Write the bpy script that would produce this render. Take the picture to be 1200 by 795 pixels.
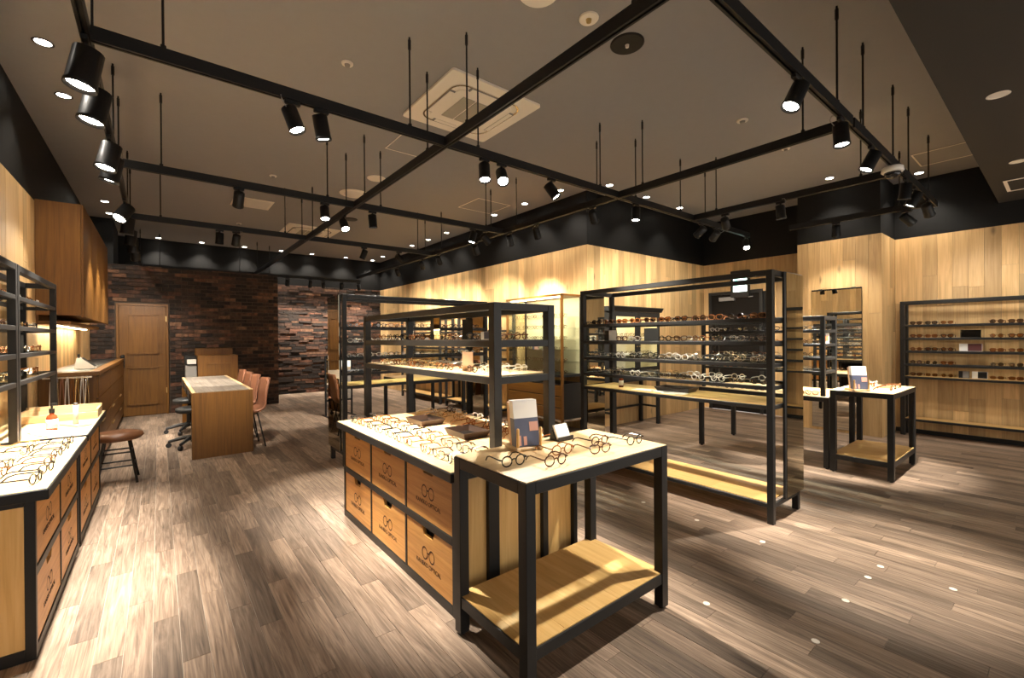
import bpy, math, random
from mathutils import Vector, Matrix
for o in list(bpy.data.objects): bpy.data.objects.remove(o)
S = bpy.context.scene
COL = S.collection
R_ = random.Random(7)
PI = math.pi

# ------------------------------------------------------------------ camera, world, exposure
cam_d = bpy.data.cameras.new('camera'); cam = bpy.data.objects.new('camera', cam_d); COL.objects.link(cam)
S.camera = cam
cam_d.sensor_width = 36.0; cam_d.sensor_fit = 'HORIZONTAL'; cam_d.lens = 36.0*520.1/1200; cam_d.clip_start = 0.05
YAW, PIT, ROL = .67225, -.00325, -.00723
fw = Vector((math.sin(YAW)*math.cos(PIT), math.cos(YAW)*math.cos(PIT), math.sin(PIT)))
rt = Vector((math.cos(YAW), -math.sin(YAW), 0)); up = rt.cross(fw)
RT = math.cos(ROL)*rt + math.sin(ROL)*up; UP = math.cos(ROL)*up - math.sin(ROL)*rt
cam.matrix_world = Matrix(((RT.x, UP.x, -fw.x, 0), (RT.y, UP.y, -fw.y, 0), (RT.z, UP.z, -fw.z, 1.4), (0, 0, 0, 1)))
W = bpy.data.worlds.new('world'); S.world = W; W.use_nodes = True
W.node_tree.nodes['Background'].inputs[0].default_value = (1.0, .93, .84, 1)
W.node_tree.nodes['Background'].inputs[1].default_value = .9
S.view_settings.view_transform = 'Standard'; S.view_settings.look = 'None'
S.view_settings.gamma = 1; S.view_settings.use_curve_mapping = False
S.view_settings.exposure = 1.1
SPOT_W = 330.0      # one track spotlight
DOWN_W = 50.0       # one recessed downlight
WARM = (1.0, .92, .80)

# ------------------------------------------------------------------ materials
MATS = {}
def newmat(name):
    m = bpy.data.materials.new(name); m.use_nodes = True; MATS[name] = m
    return m, m.node_tree.nodes, m.node_tree.links, m.node_tree.nodes['Principled BSDF']
def flat(name, col, rough=.5, metal=0, noise=.0, spec=None, emit=None, es=0):
    m, n, l, b = newmat(name)
    b.inputs['Base Color'].default_value = (*col, 1); b.inputs['Roughness'].default_value = rough; b.inputs['Metallic'].default_value = metal
    if spec is not None: b.inputs['Specular IOR Level'].default_value = spec
    if noise:
        t = n.new('ShaderNodeTexNoise'); t.inputs['Scale'].default_value = 14; t.inputs['Detail'].default_value = 4
        g = n.new('ShaderNodeNewGeometry'); l.new(g.outputs['Position'], t.inputs['Vector'])
        r = n.new('ShaderNodeMapRange'); r.inputs[3].default_value = 1-noise; r.inputs[4].default_value = 1+noise
        l.new(t.outputs['Fac'], r.inputs[0])
        x = n.new('ShaderNodeMix'); x.data_type = 'RGBA'; x.blend_type = 'MULTIPLY'; x.inputs[0].default_value = 1
        x.inputs[6].default_value = (*col, 1); l.new(r.outputs[0], x.inputs[7]); l.new(x.outputs[2], b.inputs['Base Color'])
    if emit:
        b.inputs['Emission Color'].default_value = (*emit, 1); b.inputs['Emission Strength'].default_value = es
    return m
def wood(name, c1, c2, c3, axis='Y', rough=.45, rnd='object', var=.35, scale=1.0, bump=.0, knots=False, dist=1.4):
    """streaky grain along one world axis; every piece gets its own tone and its own patch of grain"""
    m, n, l, b = newmat(name)
    g = n.new('ShaderNodeNewGeometry')
    if rnd == 'object': q = n.new('ShaderNodeObjectInfo'); ro = q.outputs['Random']
    else: q = n.new('ShaderNodeAttribute'); q.attribute_name = 'rnd'; ro = q.outputs['Fac']
    off = n.new('ShaderNodeVectorMath'); off.operation = 'SCALE'; off.inputs[0].default_value = (37, 53, 71); l.new(ro, off.inputs[3])
    ad = n.new('ShaderNodeVectorMath'); ad.operation = 'ADD'; l.new(g.outputs['Position'], ad.inputs[0]); l.new(off.outputs[0], ad.inputs[1])
    mp = n.new('ShaderNodeMapping'); l.new(ad.outputs[0], mp.inputs[0])
    sc = {'X': (1.1, 17, 17), 'Y': (17, 1.1, 17), 'Z': (17, 17, 1.1)}[axis]
    mp.inputs['Scale'].default_value = [s*scale for s in sc]
    t1 = n.new('ShaderNodeTexNoise'); t1.inputs['Scale'].default_value = 1; t1.inputs['Detail'].default_value = 5; t1.inputs['Roughness'].default_value = .6; t1.inputs['Distortion'].default_value = dist
    l.new(mp.outputs[0], t1.inputs['Vector'])
    mp2 = n.new('ShaderNodeMapping'); l.new(ad.outputs[0], mp2.inputs[0]); mp2.inputs['Scale'].default_value = [s*scale*(7 if s > 5 else 2.2) for s in sc]
    t2 = n.new('ShaderNodeTexNoise'); t2.inputs['Scale'].default_value = 1; t2.inputs['Detail'].default_value = 3
    l.new(mp2.outputs[0], t2.inputs['Vector'])
    mx = n.new('ShaderNodeMath'); mx.operation = 'MULTIPLY_ADD'; l.new(t2.outputs['Fac'], mx.inputs[0]); mx.inputs[1].default_value = .45; l.new(t1.outputs['Fac'], mx.inputs[2])
    rp = n.new('ShaderNodeValToRGB'); e = rp.color_ramp.elements
    e[0].position = .46; e[0].color = (*c1, 1); e[1].position = 1.0; e[1].color = (*c3, 1)
    k = e.new(.72); k.color = (*c2, 1)
    l.new(mx.outputs[0], rp.inputs[0])
    mr = n.new('ShaderNodeMapRange'); mr.inputs[3].default_value = 1-var; mr.inputs[4].default_value = 1+var*.55; l.new(ro, mr.inputs[0])
    x = n.new('ShaderNodeMix'); x.data_type = 'RGBA'; x.blend_type = 'MULTIPLY'; x.inputs[0].default_value = 1
    l.new(rp.outputs[0], x.inputs[6]); l.new(mr.outputs[0], x.inputs[7])
    out = x.outputs[2]
    if knots:
        v = n.new('ShaderNodeTexVoronoi'); v.inputs['Scale'].default_value = 1
        mk = n.new('ShaderNodeMapping'); mk.inputs['Scale'].default_value = {'Z': (3.1, 3.1, 1.3), 'X': (1.3, 3.1, 3.1), 'Y': (3.1, 1.3, 3.1)}[axis]; l.new(ad.outputs[0], mk.inputs[0]); l.new(mk.outputs[0], v.inputs['Vector'])
        kr = n.new('ShaderNodeMapRange'); kr.inputs[1].default_value = .03; kr.inputs[2].default_value = .10; kr.inputs[3].default_value = .45; kr.inputs[4].default_value = 1; l.new(v.outputs['Distance'], kr.inputs[0])
        x2 = n.new('ShaderNodeMix'); x2.data_type = 'RGBA'; x2.blend_type = 'MULTIPLY'; x2.inputs[0].default_value = 1; l.new(out, x2.inputs[6]); l.new(kr.outputs[0], x2.inputs[7]); out = x2.outputs[2]
    l.new(out, b.inputs['Base Color']); b.inputs['Roughness'].default_value = rough
    if bump:
        bp = n.new('ShaderNodeBump'); bp.inputs['Strength'].default_value = bump; bp.inputs['Distance'].default_value = .004; l.new(mx.outputs[0], bp.inputs['Height']); l.new(bp.outputs[0], b.inputs['Normal'])
    return m
def brickmat(name, rnd='object'):
    m, n, l, b = newmat(name)
    g = n.new('ShaderNodeNewGeometry')
    if rnd == 'object': q = n.new('ShaderNodeObjectInfo'); ro = q.outputs['Random']
    else: q = n.new('ShaderNodeAttribute'); q.attribute_name = 'rnd'; ro = q.outputs['Fac']
    t = n.new('ShaderNodeTexNoise'); t.inputs['Scale'].default_value = 16; t.inputs['Detail'].default_value = 5; l.new(g.outputs['Position'], t.inputs['Vector'])
    rp = n.new('ShaderNodeValToRGB'); e = rp.color_ramp.elements; rp.color_ramp.interpolation = 'LINEAR'
    e[0].position = 0; e[0].color = (.012, .008, .006, 1); e[1].position = 1; e[1].color = (.17, .09, .05, 1)
    for p, c in ((.3, (.026, .016, .011)), (.55, (.055, .029, .018)), (.75, (.085, .038, .022)), (.9, (.12, .05, .028))): k = e.new(p); k.color = (*c, 1)
    l.new(ro, rp.inputs[0])
    mr = n.new('ShaderNodeMapRange'); mr.inputs[1].default_value = .3; mr.inputs[2].default_value = .7; mr.inputs[3].default_value = .5; mr.inputs[4].default_value = 1.5; l.new(t.outputs['Fac'], mr.inputs[0])
    x = n.new('ShaderNodeMix'); x.data_type = 'RGBA'; x.blend_type = 'MULTIPLY'; x.inputs[0].default_value = 1
    l.new(rp.outputs[0], x.inputs[6]); l.new(mr.outputs[0], x.inputs[7]); l.new(x.outputs[2], b.inputs['Base Color'])
    b.inputs['Roughness'].default_value = .85
    bp = n.new('ShaderNodeBump'); bp.inputs['Strength'].default_value = .6; bp.inputs['Distance'].default_value = .01; l.new(t.outputs['Fac'], bp.inputs['Height']); l.new(bp.outputs[0], b.inputs['Normal'])
    return m
def thin_glass(name, tint, refl=.10):
    m, n, l, b = newmat(name); n.remove(b)
    tr = n.new('ShaderNodeBsdfTransparent'); tr.inputs[0].default_value = (*tint, 1)
    gl = n.new('ShaderNodeBsdfGlossy'); gl.inputs['Roughness'].default_value = .03
    mx = n.new('ShaderNodeMixShader'); mx.inputs[0].default_value = refl
    l.new(tr.outputs[0], mx.inputs[1]); l.new(gl.outputs[0], mx.inputs[2]); l.new(mx.outputs[0], n['Material Output'].inputs[0])
    return m
def emis(name, col, s):
    m, n, l, b = newmat(name); n.remove(b)
    e = n.new('ShaderNodeEmission'); e.inputs[0].default_value = (*col, 1); e.inputs[1].default_value = s
    l.new(e.outputs[0], n['Material Output'].inputs[0]); return m

FLW = ((.105, .070, .047), (.255, .178, .124), (.44, .325, .236))
wood('floor_plank', *FLW, axis='Y', rough=.5, var=.46, bump=.3, scale=1.25, dist=2.6)
wood('floor_field', *FLW, axis='Y', rough=.5, rnd='attr', var=.46, bump=.3, scale=1.25, dist=2.6)
WBW = ((.48, .29, .115), (.64, .41, .18), (.76, .52, .25))
wood('wall_board', *WBW, axis='Z', rough=.5, var=.30, scale=.8, knots=True)
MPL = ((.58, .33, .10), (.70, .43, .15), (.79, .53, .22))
MPL_LIT = ((.62, .41, .19), (.75, .525, .27), (.84, .63, .37))  # paler maple for tops, spotlight overexposure put into the colour
wood('maple_lit_x', *MPL_LIT, axis='X', rough=.42, var=.10)
wood('maple_lit_y', *MPL_LIT, axis='Y', rough=.42, var=.10)
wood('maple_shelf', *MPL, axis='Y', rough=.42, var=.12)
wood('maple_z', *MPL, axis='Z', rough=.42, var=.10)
OAK = ((.110, .042, .005), (.165, .067, .008), (.215, .094, .014))
wood('oak_z', *OAK, axis='Z', rough=.45, var=.12)
wood('oak_y', *OAK, axis='Y', rough=.45, var=.12)
wood('oak_x', *OAK, axis='X', rough=.45, var=.12)
DRW = ((.52, .23, .052), (.68, .33, .085), (.78, .42, .125))
wood('drawer_wood', *DRW, axis='Y', rough=.42, var=.15, scale=1.3)
wood('desk_stripe', (.16, .13, .105), (.26, .22, .18), (.36, .31, .26), axis='Y', rough=.4, var=.05)
brickmat('brick'); brickmat('brick_stuff', 'attr')
flat('mortar', (.085, .062, .045), .95)
flat('joint', (.46, .40, .33), .8)
flat('black_wall', (.0055, .005, .0045), .6, noise=.15, spec=.25)
flat('ceiling_paint', (.295, .285, .285), .75, noise=.03)
flat('soffit_shaded', (.026, .022, .017), .8, noise=.03)  # ceiling tone darkened: the weaker light on the soffit is put into the colour
flat('black_metal', (.014, .0135, .013), .42, .0, spec=.38)
flat('rail_black', (.007, .0065, .006), .45, spec=.35)
flat('dark_ply', (.011, .0085, .0065), .7, spec=.1)
flat('white_plastic', (.78, .72, .64), .4)
flat('panel_white', (.90, .83, .72), .5)
flat('case_lining', (.66, .54, .36), .6)
flat('grille', (.42, .38, .30), .6)
flat('grey_plastic', (.25, .235, .22), .5)
flat('chrome', (.7, .68, .64), .18, 1)
flat('brass', (.62, .45, .2), .35, 1)
flat('leather_tan', (.30, .125, .066), .5, noise=.1)
flat('leather_brown', (.23, .095, .04), .38, noise=.1)
flat('stool_black', (.018, .018, .018), .5)
flat('paper_white', (.86, .83, .78), .6)
flat('paper_tan', (.55, .33, .2), .6)
flat('print_navy', (.075, .085, .14), .5, noise=.2)
flat('skin_print', (.62, .33, .25), .6)
flat('print_maroon', (.10, .025, .025), .5)
flat('print_rust', (.55, .20, .08), .5)
flat('tray_leather', (.038, .018, .010), .5)
flat('ink_burn', (.035, .012, .006), .7)
flat('bottle_amber', (.25, .05, .015), .15)
flat('frame_black', (.012, .011, .011), .2)
flat('frame_tortoise', (.085, .03, .012), .2, noise=.5)
flat('frame_amber', (.28, .10, .03), .2, noise=.3)
flat('frame_crystal', (.70, .64, .56), .12)
flat('frame_gold', (.75, .55, .28), .25, 1)
flat('frame_silver', (.72, .72, .70), .2, 1)
thin_glass('lens_clear', (.95, .95, .94), .10)
thin_glass('lens_brown', (.42, .20, .075), .12)
thin_glass('lens_smoke', (.16, .13, .11), .14)
thin_glass('case_glass', (.93, .96, .92), .07)
thin_glass('shelf_glass', (.95, .97, .955), .10)
flat('mirror', (.80, .78, .70), .015, 1)
flat('bronze_mirror', (.58, .54, .42), .015, 1)
emis('spot_face', (1, .93, .82), 30)
emis('down_face', (1, .93, .80), 14)
emis('strip_light', (1, .82, .5), 10)
emis('exit_green', (.25, 1.0, .72), 2.2)
emis('exit_white', (.85, 1.0, .93), 2.6)
def M(n): return MATS[n]

# ------------------------------------------------------------------ mesh builder
class MB:
    def __init__(s): s.v = []; s.f = []; s.m = []; s.a = []; s.k = 0; s.sm = False
    def add(s, vs, fs, r=None):
        o = len(s.v); s.v += [tuple(v) for v in vs]; s.f += [tuple(i+o for i in f) for f in fs]; s.m += [s.k]*len(fs)
        if r is not None: s.a += [r]*len(vs)
        return s
    def box(s, x0, x1, y0, y1, z0, z1, r=None):
        if x0 > x1: x0, x1 = x1, x0
        if y0 > y1: y0, y1 = y1, y0
        if z0 > z1: z0, z1 = z1, z0
        return s.add([(x0,y0,z0),(x1,y0,z0),(x1,y1,z0),(x0,y1,z0),(x0,y0,z1),(x1,y0,z1),(x1,y1,z1),(x0,y1,z1)],
              [(0,3,2,1),(4,5,6,7),(0,1,5,4),(1,2,6,5),(2,3,7,6),(3,0,4,7)], r)
    def bev(s, x0, x1, y0, y1, z0, z1, b=.004):
        """box with chamfered edges"""
        if x0 > x1: x0, x1 = x1, x0
        if y0 > y1: y0, y1 = y1, y0
        if z0 > z1: z0, z1 = z1, z0
        b = min(b, (x1-x0)*.45, (y1-y0)*.45, (z1-z0)*.45)
        v = []
        for sx, sy, sz in [(i, j, k) for i in (0,1) for j in (0,1) for k in (0,1)]:
            X, Y, Z = (x0,x1)[sx], (y0,y1)[sy], (z0,z1)[sz]; dx, dy, dz = (b,-b)[sx], (b,-b)[sy], (b,-b)[sz]
            v += [(X, Y+dy, Z+dz), (X+dx, Y, Z+dz), (X+dx, Y+dy, Z)]
        I = lambda i, j, k, a: (i*4+j*2+k)*3+a
        f = [(I(0,0,0,0),I(0,0,1,0),I(0,1,1,0),I(0,1,0,0)),(I(1,0,0,0),I(1,1,0,0),I(1,1,1,0),I(1,0,1,0)),
             (I(0,0,0,1),I(1,0,0,1),I(1,0,1,1),I(0,0,1,1)),(I(0,1,0,1),I(0,1,1,1),I(1,1,1,1),I(1,1,0,1)),
             (I(0,0,0,2),I(0,1,0,2),I(1,1,0,2),I(1,0,0,2)),(I(0,0,1,2),I(1,0,1,2),I(1,1,1,2),I(0,1,1,2))]
        for j in (0,1):
            for k in (0,1):
                q = (I(0,j,k,1),I(0,j,k,2),I(1,j,k,2),I(1,j,k,1)); f.append(q if (j+k) % 2 == 0 else q[::-1])
                q = (I(j,0,k,2),I(j,0,k,0),I(j,1,k,0),I(j,1,k,2)); f.append(q if (j+k) % 2 == 0 else q[::-1])
                q = (I(j,k,0,0),I(j,k,0,1),I(j,k,1,1),I(j,k,1,0)); f.append(q if (j+k) % 2 == 0 else q[::-1])
        for i in (0,1):
            for j in (0,1):
                for k in (0,1):
                    q = (I(i,j,k,0),I(i,j,k,1),I(i,j,k,2)); f.append(q if (i+j+k) % 2 else q[::-1])
        return s.add(v, f)
    def cyl(s, p0, p1, r0, r1=None, n=12, caps=True):
        r1 = r0 if r1 is None else r1
        p0, p1 = Vector(p0), Vector(p1); d = (p1-p0).normalized()
        a = d.orthogonal().normalized(); b = d.cross(a)
        vs = []
        for p, r in ((p0, r0), (p1, r1)):
            for i in range(n):
                t = 2*PI*i/n; vs.append(p+r*(math.cos(t)*a+math.sin(t)*b))
        fs = [(i, (i+1) % n, n+(i+1) % n, n+i) for i in range(n)]
        if caps: fs += [tuple(range(n-1, -1, -1)), tuple(range(n, 2*n))]
        return s.add(vs, fs)
    def tube(s, pts, r, n=5, closed=False):
        pts = [Vector(p) for p in pts]; N = len(pts); vs = []
        ref = Vector((.13, .21, .97))
        for i, p in enumerate(pts):
            d = (pts[(i+1) % N]-pts[i-1]) if closed else (pts[min(i+1, N-1)]-pts[max(i-1, 0)])
            d.normalize(); a = d.cross(ref)
            if a.length < .05: a = d.cross(Vector((1, 0, .1)))
            a.normalize(); b = d.cross(a); rr = r[i] if hasattr(r, '__len__') else r
            for k in range(n):
                t = 2*PI*k/n; vs.append(p+rr*(math.cos(t)*a+math.sin(t)*b))
        fs = []
        for i in range(N if closed else N-1):
            j = (i+1) % N
            for k in range(n): fs.append((i*n+k, j*n+k, j*n+(k+1) % n, i*n+(k+1) % n))
        if not closed: fs += [tuple(range(n)), tuple(range((N-1)*n+n-1, (N-1)*n-1, -1))]
        return s.add(vs, fs)
    def lathe(s, prof, n=20, c=(0, 0, 0), sx=1, sy=1):
        vs = []
        for r, z in prof:
            for i in range(n):
                t = 2*PI*i/n; vs.append((c[0]+sx*r*math.cos(t), c[1]+sy*r*math.sin(t), c[2]+z))
        fs = []
        for j in range(len(prof)-1):
            for i in range(n): fs.append((j*n+i, j*n+(i+1) % n, (j+1)*n+(i+1) % n, (j+1)*n+i))
        fs += [tuple(range(n-1, -1, -1)), tuple(range((len(prof)-1)*n, len(prof)*n))]
        return s.add(vs, fs)
    def prism(s, poly, a0, a1, axis='Y'):
        """poly in the plane across axis; X: (y,z) Y: (x,z) Z: (x,y)"""
        n = len(poly)
        mk = {'X': lambda p, a: (a, p[0], p[1]), 'Y': lambda p, a: (p[0], a, p[1]), 'Z': lambda p, a: (p[0], p[1], a)}[axis]
        vs = [mk(p, a0) for p in poly]+[mk(p, a1) for p in poly]
        fs = [(i, (i+1) % n, n+(i+1) % n, n+i) for i in range(n)]+[tuple(range(n-1, -1, -1)), tuple(range(n, 2*n))]
        return s.add(vs, fs)
    def mesh(s, name, mats):
        me = bpy.data.meshes.new(name); me.from_pydata(s.v, [], s.f)
        for m in (mats if isinstance(mats, (list, tuple)) else [mats]): me.materials.append(M(m) if isinstance(m, str) else m)
        if max(s.m or [0]): me.polygons.foreach_set('material_index', s.m)
        if s.a: at = me.attributes.new('rnd', 'FLOAT', 'POINT'); at.data.foreach_set('value', s.a)
        if s.sm: me.polygons.foreach_set('use_smooth', [True]*len(s.f))
        me.update(); return me
def fixn(o):
    import bmesh
    b = bmesh.new(); b.from_mesh(o.data); bmesh.ops.recalc_face_normals(b, faces=b.faces); b.to_mesh(o.data); b.free()
def rootloc(p):
    L = Vector((0, 0, 0))
    while p is not None: L = L+p.location; p = p.parent
    return L
def obj(name, mb, mats, parent=None, smooth=False):
    """one mesh object; coordinates in mb are world coordinates (parents unrotated when built)"""
    if parent is not None:
        L = rootloc(parent)
        if L.length > 0: mb.v = [(a-L.x, b-L.y, c-L.z) for a, b, c in mb.v]
    mb.sm = smooth
    o = bpy.data.objects.new(name, mb.mesh(name, mats)); COL.objects.link(o); fixn(o)
    if parent is not None: o.parent = parent
    return o
def tag(o, label, cat, group=None, kind=None):
    if label: o['label'] = label
    if cat: o['category'] = cat
    if group: o['group'] = group
    if kind: o['kind'] = kind
    return o
def thing(name, label, cat, loc=(0, 0, 0), group=None):
    o = bpy.data.objects.new(name, None); COL.objects.link(o); o.location = loc; o.empty_display_size = .1
    return tag(o, label, cat, group)
def struct(name, mb, mats, label=None, cat=None):
    o = obj(name, mb, mats); o['kind'] = 'structure'
    if label: o['label'] = label
    if cat: o['category'] = cat
    return o
def copy_tree(o, parent=None):
    c = o.copy(); COL.objects.link(c); c.parent = parent
    for ch in list(o.children): copy_tree(ch, c)
    return c
def bx(*a, **k): return MB().box(*a, **k)
def bv(*a, **k): return MB().bev(*a, **k)
ORD = ['first','second','third','fourth','fifth','sixth','seventh','eighth','ninth','tenth','eleventh','twelfth','thirteenth','fourteenth','fifteenth','sixteenth','seventeenth','eighteenth','nineteenth','twentieth']

# ------------------------------------------------------------------ room dimensions
XL, XR, YB, CE, ZW = -.95, 8.42, 12.44, 3.6, 2.787
XW, YW, XC, YC0, YC1 = 5.02, 4.49, 7.68, 1.585, 2.6     # back panelled wall, side return, pale column
YF, ZS = .562, 3.08                                      # soffit edge and height
YD = 10.75                                               # brick block with the door

# floor: joint bed + planks
floor = struct('floor', bx(XL, XR, -3.2, YB, -.08, -.0035), 'joint', 'brown wood-look plank floor of the whole shop', 'floor')
PWID, PLEN, GAP = .102, .915, .0020
def in_view(x, y):
    d = x*fw.x+y*fw.y; r = x*rt.x+y*rt.y
    return d > .6 and abs(r)/d < 1.22
planks = []
nx = int((XR-XL)/PWID)+1
for i in range(nx):
    x0 = XL+i*PWID; x1 = min(x0+PWID, XR)
    y = -3.2-((i*.377) % 1)*PLEN + R_.uniform(-.12, .12)
    while y < YB:
        y0, y1 = max(y, -3.2), min(y+PLEN, YB)
        if y1-y0 > .03: planks.append((x0+GAP/2, x1-GAP/2, y0+GAP/2, y1-GAP/2))
        y += PLEN
def vis_area(p):
    cx, cy = (p[0]+p[1])/2, (p[2]+p[3])/2
    if not in_view(cx, cy): return 0
    d = cx*fw.x+cy*fw.y; return 1/d**3
planks.sort(key=lambda p: -vis_area(p))
field = MB(); pm = {}
for k, p in enumerate(planks):
    if k < 300:
        w, h = round(p[1]-p[0], 4), round(p[3]-p[2], 3)
        if (w, h) not in pm: pm[(w, h)] = bx(0, w, 0, h, -.0035, 0).mesh('plank', 'floor_plank')
        o = bpy.data.objects.new('plank', pm[(w, h)]); COL.objects.link(o); o.parent = floor; o.location = (p[0], p[2], 0)
    else: field.box(*p, -.0035, 0, r=R_.random())
ff = obj('plank_field', field, 'floor_field', floor); ff['kind'] = 'stuff'

# ceiling
struct('ceiling', bx(XL-.15, XR+.15, YF, YB+.15, CE, CE+.1), 'ceiling_paint', 'taupe painted ceiling above the lighting rails', 'ceiling')
mb = MB().box(XL-.015, XR+.015, -3.2, YF, ZS, CE+.1)
struct('trim_1', mb, 'soffit_shaded', 'lower soffit along the shop front, weak light put in its colour', 'soffit')
# walls: black painted body, boards hung on it
def boards(parent, axis, c, n, lo, hi, z0=.0, z1=ZW, wid=.1485, th=.014, skip=()):
    k = int(round((hi-lo)/wid)); w = (hi-lo)/k
    for i in range(k):
        a0, a1 = lo+i*w, lo+(i+1)*w
        cuts = [z0]; z = z0+R_.uniform(.35, 1.9)
        while z < z1-.3: cuts.append(z); z += R_.uniform(1.1, 1.9)
        cuts.append(z1)
        for q in range(len(cuts)-1):
            b0, b1 = cuts[q], cuts[q+1]; t = th+R_.uniform(0, .0012)
            hit = False
            for (s0, s1, u0, u1) in skip:
                if a1 > s0+.02 and a0 < s1-.02 and b1 > u0 and b0 < u1:
                    if b1 > u1: b0 = max(b0, u1)
                    elif b0 < u0: b1 = min(b1, u0)
                    else: hit = True
            if hit or b1-b0 < .02: continue
            m_ = bx(c, c+n*t, a0+.001, a1-.001, b0+.001, b1-.001) if axis == 'X' else bx(a0+.001, a1-.001, c, c+n*t, b0+.001, b1-.001)
            obj('board', m_, 'wall_board', parent)
wl = struct('wall_left', bx(XL-.15, XL-.015, -3.2, YB, 0, CE), 'black_wall', 'left wall, pale oak boards below a black painted band', 'wall')
boards(wl, 'X', XL-.015, 1, 2.2, YD, z1=ZW)
wr = struct('wall_right', bx(XR+.015, XR+.15, -3.2, YC0+.05, 0, CE), 'black_wall', 'right wall, pale oak boards below a black painted band', 'wall')
boards(wr, 'X', XR+.015, -1, -1.4, YC0, z1=ZW)
wc = struct('wall_column', bx(XC+.015, XR+.15, YC0+.015, YC1, 0, CE), 'black_wall', 'pale oak clad column jutting out of the right wall', 'wall')
boards(wc, 'X', XC+.015, -1, YC0, YC1); boards(wc, 'Y', YC0+.015, -1, XC, XR)
wn = struct('wall_niche', bx(XR+.015, XR+.15, YC1, YW+.1, 0, CE), 'black_wall', 'recessed oak wall with the dark staff door and exit sign', 'wall')
boards(wn, 'X', XR+.015, -1, YC1, YW, skip=((3.44, 4.35, -1, 2.2),))
ws = struct('wall_side', bx(XW+.015, XR+.15, YW+.015, YW+.15, 0, CE), 'black_wall', 'oak boarded return wall behind the black glazed cabinet', 'wall')
boards(ws, 'Y', YW+.015, -1, XW, XR)
wk = struct('wall_long', bx(XW+.015, XW+.15, YW+.15, YB, 0, CE), 'black_wall', 'long oak boarded wall behind the lit glass showcase', 'wall')
boards(wk, 'X', XW+.015, -1, YW, YB)
wb = struct('wall_back', bx(XL, XW+.15, YB, YB+.15, 0, CE), 'black_wall', 'rough dark brick back wall right of the brick block', 'wall')
wd = struct('wall_brick', bx(XL, 2.04, YD, YB, 0, ZW-.002), 'mortar', 'dark brick wall block holding the oak door', 'wall')
struct('trim_2', bx(XL, -.63, YD+.01, YD+1.25, ZW, CE), 'black_wall', 'black boxed duct above the brick wall corner', 'duct')
def brickwall(parent, y, x0, x1, z1, skip, bl, bh, jit, order):
    lst = []; z = 0; row = 0
    while z < z1-.01:
        h = bh*(R_.uniform(.75, 1.25) if jit > .02 else 1); h = min(h, z1-z)
        x = x0-(bl/2 if row % 2 else 0)-(R_.uniform(0, bl) if jit > .02 else 0)
        while x < x1:
            l_ = bl*R_.uniform(.6, 1.5) if jit > .02 else bl
            a, b = max(x, x0), min(x+l_, x1); x += l_
            if b-a < .03: continue
            if any(b > s0 and a < s1 and z+h > u0 and z < u1 for s0, s1, u0, u1 in skip):
                for s0, s1, u0, u1 in skip:
                    if z < u1:
                        if a < s0 < b: b = s0
                        elif a < s1 < b: a = s1
                        else: b = a
                if b-a < .03: continue
            g = .011
            lst.append((a+g/2, b-g/2, z+g/2, z+h-g/2, .012+R_.uniform(0, jit)))
        z += h; row += 1
    lst.sort(key=order); st = MB(); cache = {}
    for k, (a, b, u0, u1, t) in enumerate(lst):
        if k < 300:
            key = (round(b-a, 2), round(u1-u0, 3), round(t, 3))
            if key not in cache: cache[key] = bx(0, b-a, -t, 0, 0, u1-u0).mesh('brick', 'brick')
            o = bpy.data.objects.new('brick', cache[key]); COL.objects.link(o); o.parent = parent; o.location = (a, y, u0)
        else: st.box(a, b, y-t, y, u0, u1, r=R_.random())
    if st.v: so = obj('brick_field', st, 'brick_stuff', parent); so['kind'] = 'stuff'
DX0, DX1, DH = -.60, .145, 2.075
brickwall(wd, YD, XL, 2.04, ZW, ((DX0-.02, DX1+.02, 0, DH+.02),), 0.2, .0727, .012, lambda q: -q[3]+abs(q[0]-.9)*.2)
mo = obj('mortar_bed', bx(2.04, XW, YB-.006, YB, 0, ZW), 'mortar', wb)
brickwall(wb, YB-.006, 2.04, XW, ZW, (), .26, .062, .045, lambda q: q[0]-q[3]*.15)

# oak door in the brick wall
dr = obj('door_1', bv(DX0+.035, DX1-.035, YD-.045, YD-.004, .008, DH-.035, b=.003), 'oak_z'); tag(dr, 'oak two panel door in the dark brick wall', 'door', kind='structure')
obj('door_frame', MB().box(DX0, DX0+.032, YD-.06, YD, 0, DH).box(DX1-.032, DX1, YD-.06, YD, 0, DH).box(DX0+.032, DX1-.032, YD-.06, YD, DH-.032, DH), 'oak_z', dr)
for z0, z1 in ((.22, .88), (1.16, 1.86)):
    p = obj('door_panel', bx(DX0+.16, DX1-.16, YD-.049, YD-.044, z0, z1), 'oak_z', dr)
    mb = MB()
    for a, b, c, d in ((DX0+.15, DX0+.165, z0-.015, z1+.015), (DX1-.165, DX1-.15, z0-.015, z1+.015)): mb.box(a-.004, b+.004, YD-.068, YD-.044, c, d)
    for c in (z0-.015, z1): mb.box(DX0+.15, DX1-.15, YD-.068, YD-.044, c-.004, c+.019)
    obj('moulding', mb, 'oak_z', dr)
kb = MB().cyl((DX0+.085, YD-.045, 1.02), (DX0+.085, YD-.085, 1.02), .012); kb.cyl((DX0+.085, YD-.08, 1.02), (DX0+.085, YD-.115, 1.02), .028, .034); kb.box(DX0+.055, DX0+.115, YD-.052, YD-.045, .9, 1.12); kb.cyl((DX0+.085, YD-.05, 1.11), (DX0+.085, YD-.09, 1.11), .03, .022)
obj('door_knob', kb, 'black_metal', dr)
for z in (.4, 1.75): obj('hinge', bx(DX1-.04, DX1-.025, YD-.064, YD-.045, z, z+.1), 'brass', dr)
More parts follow.
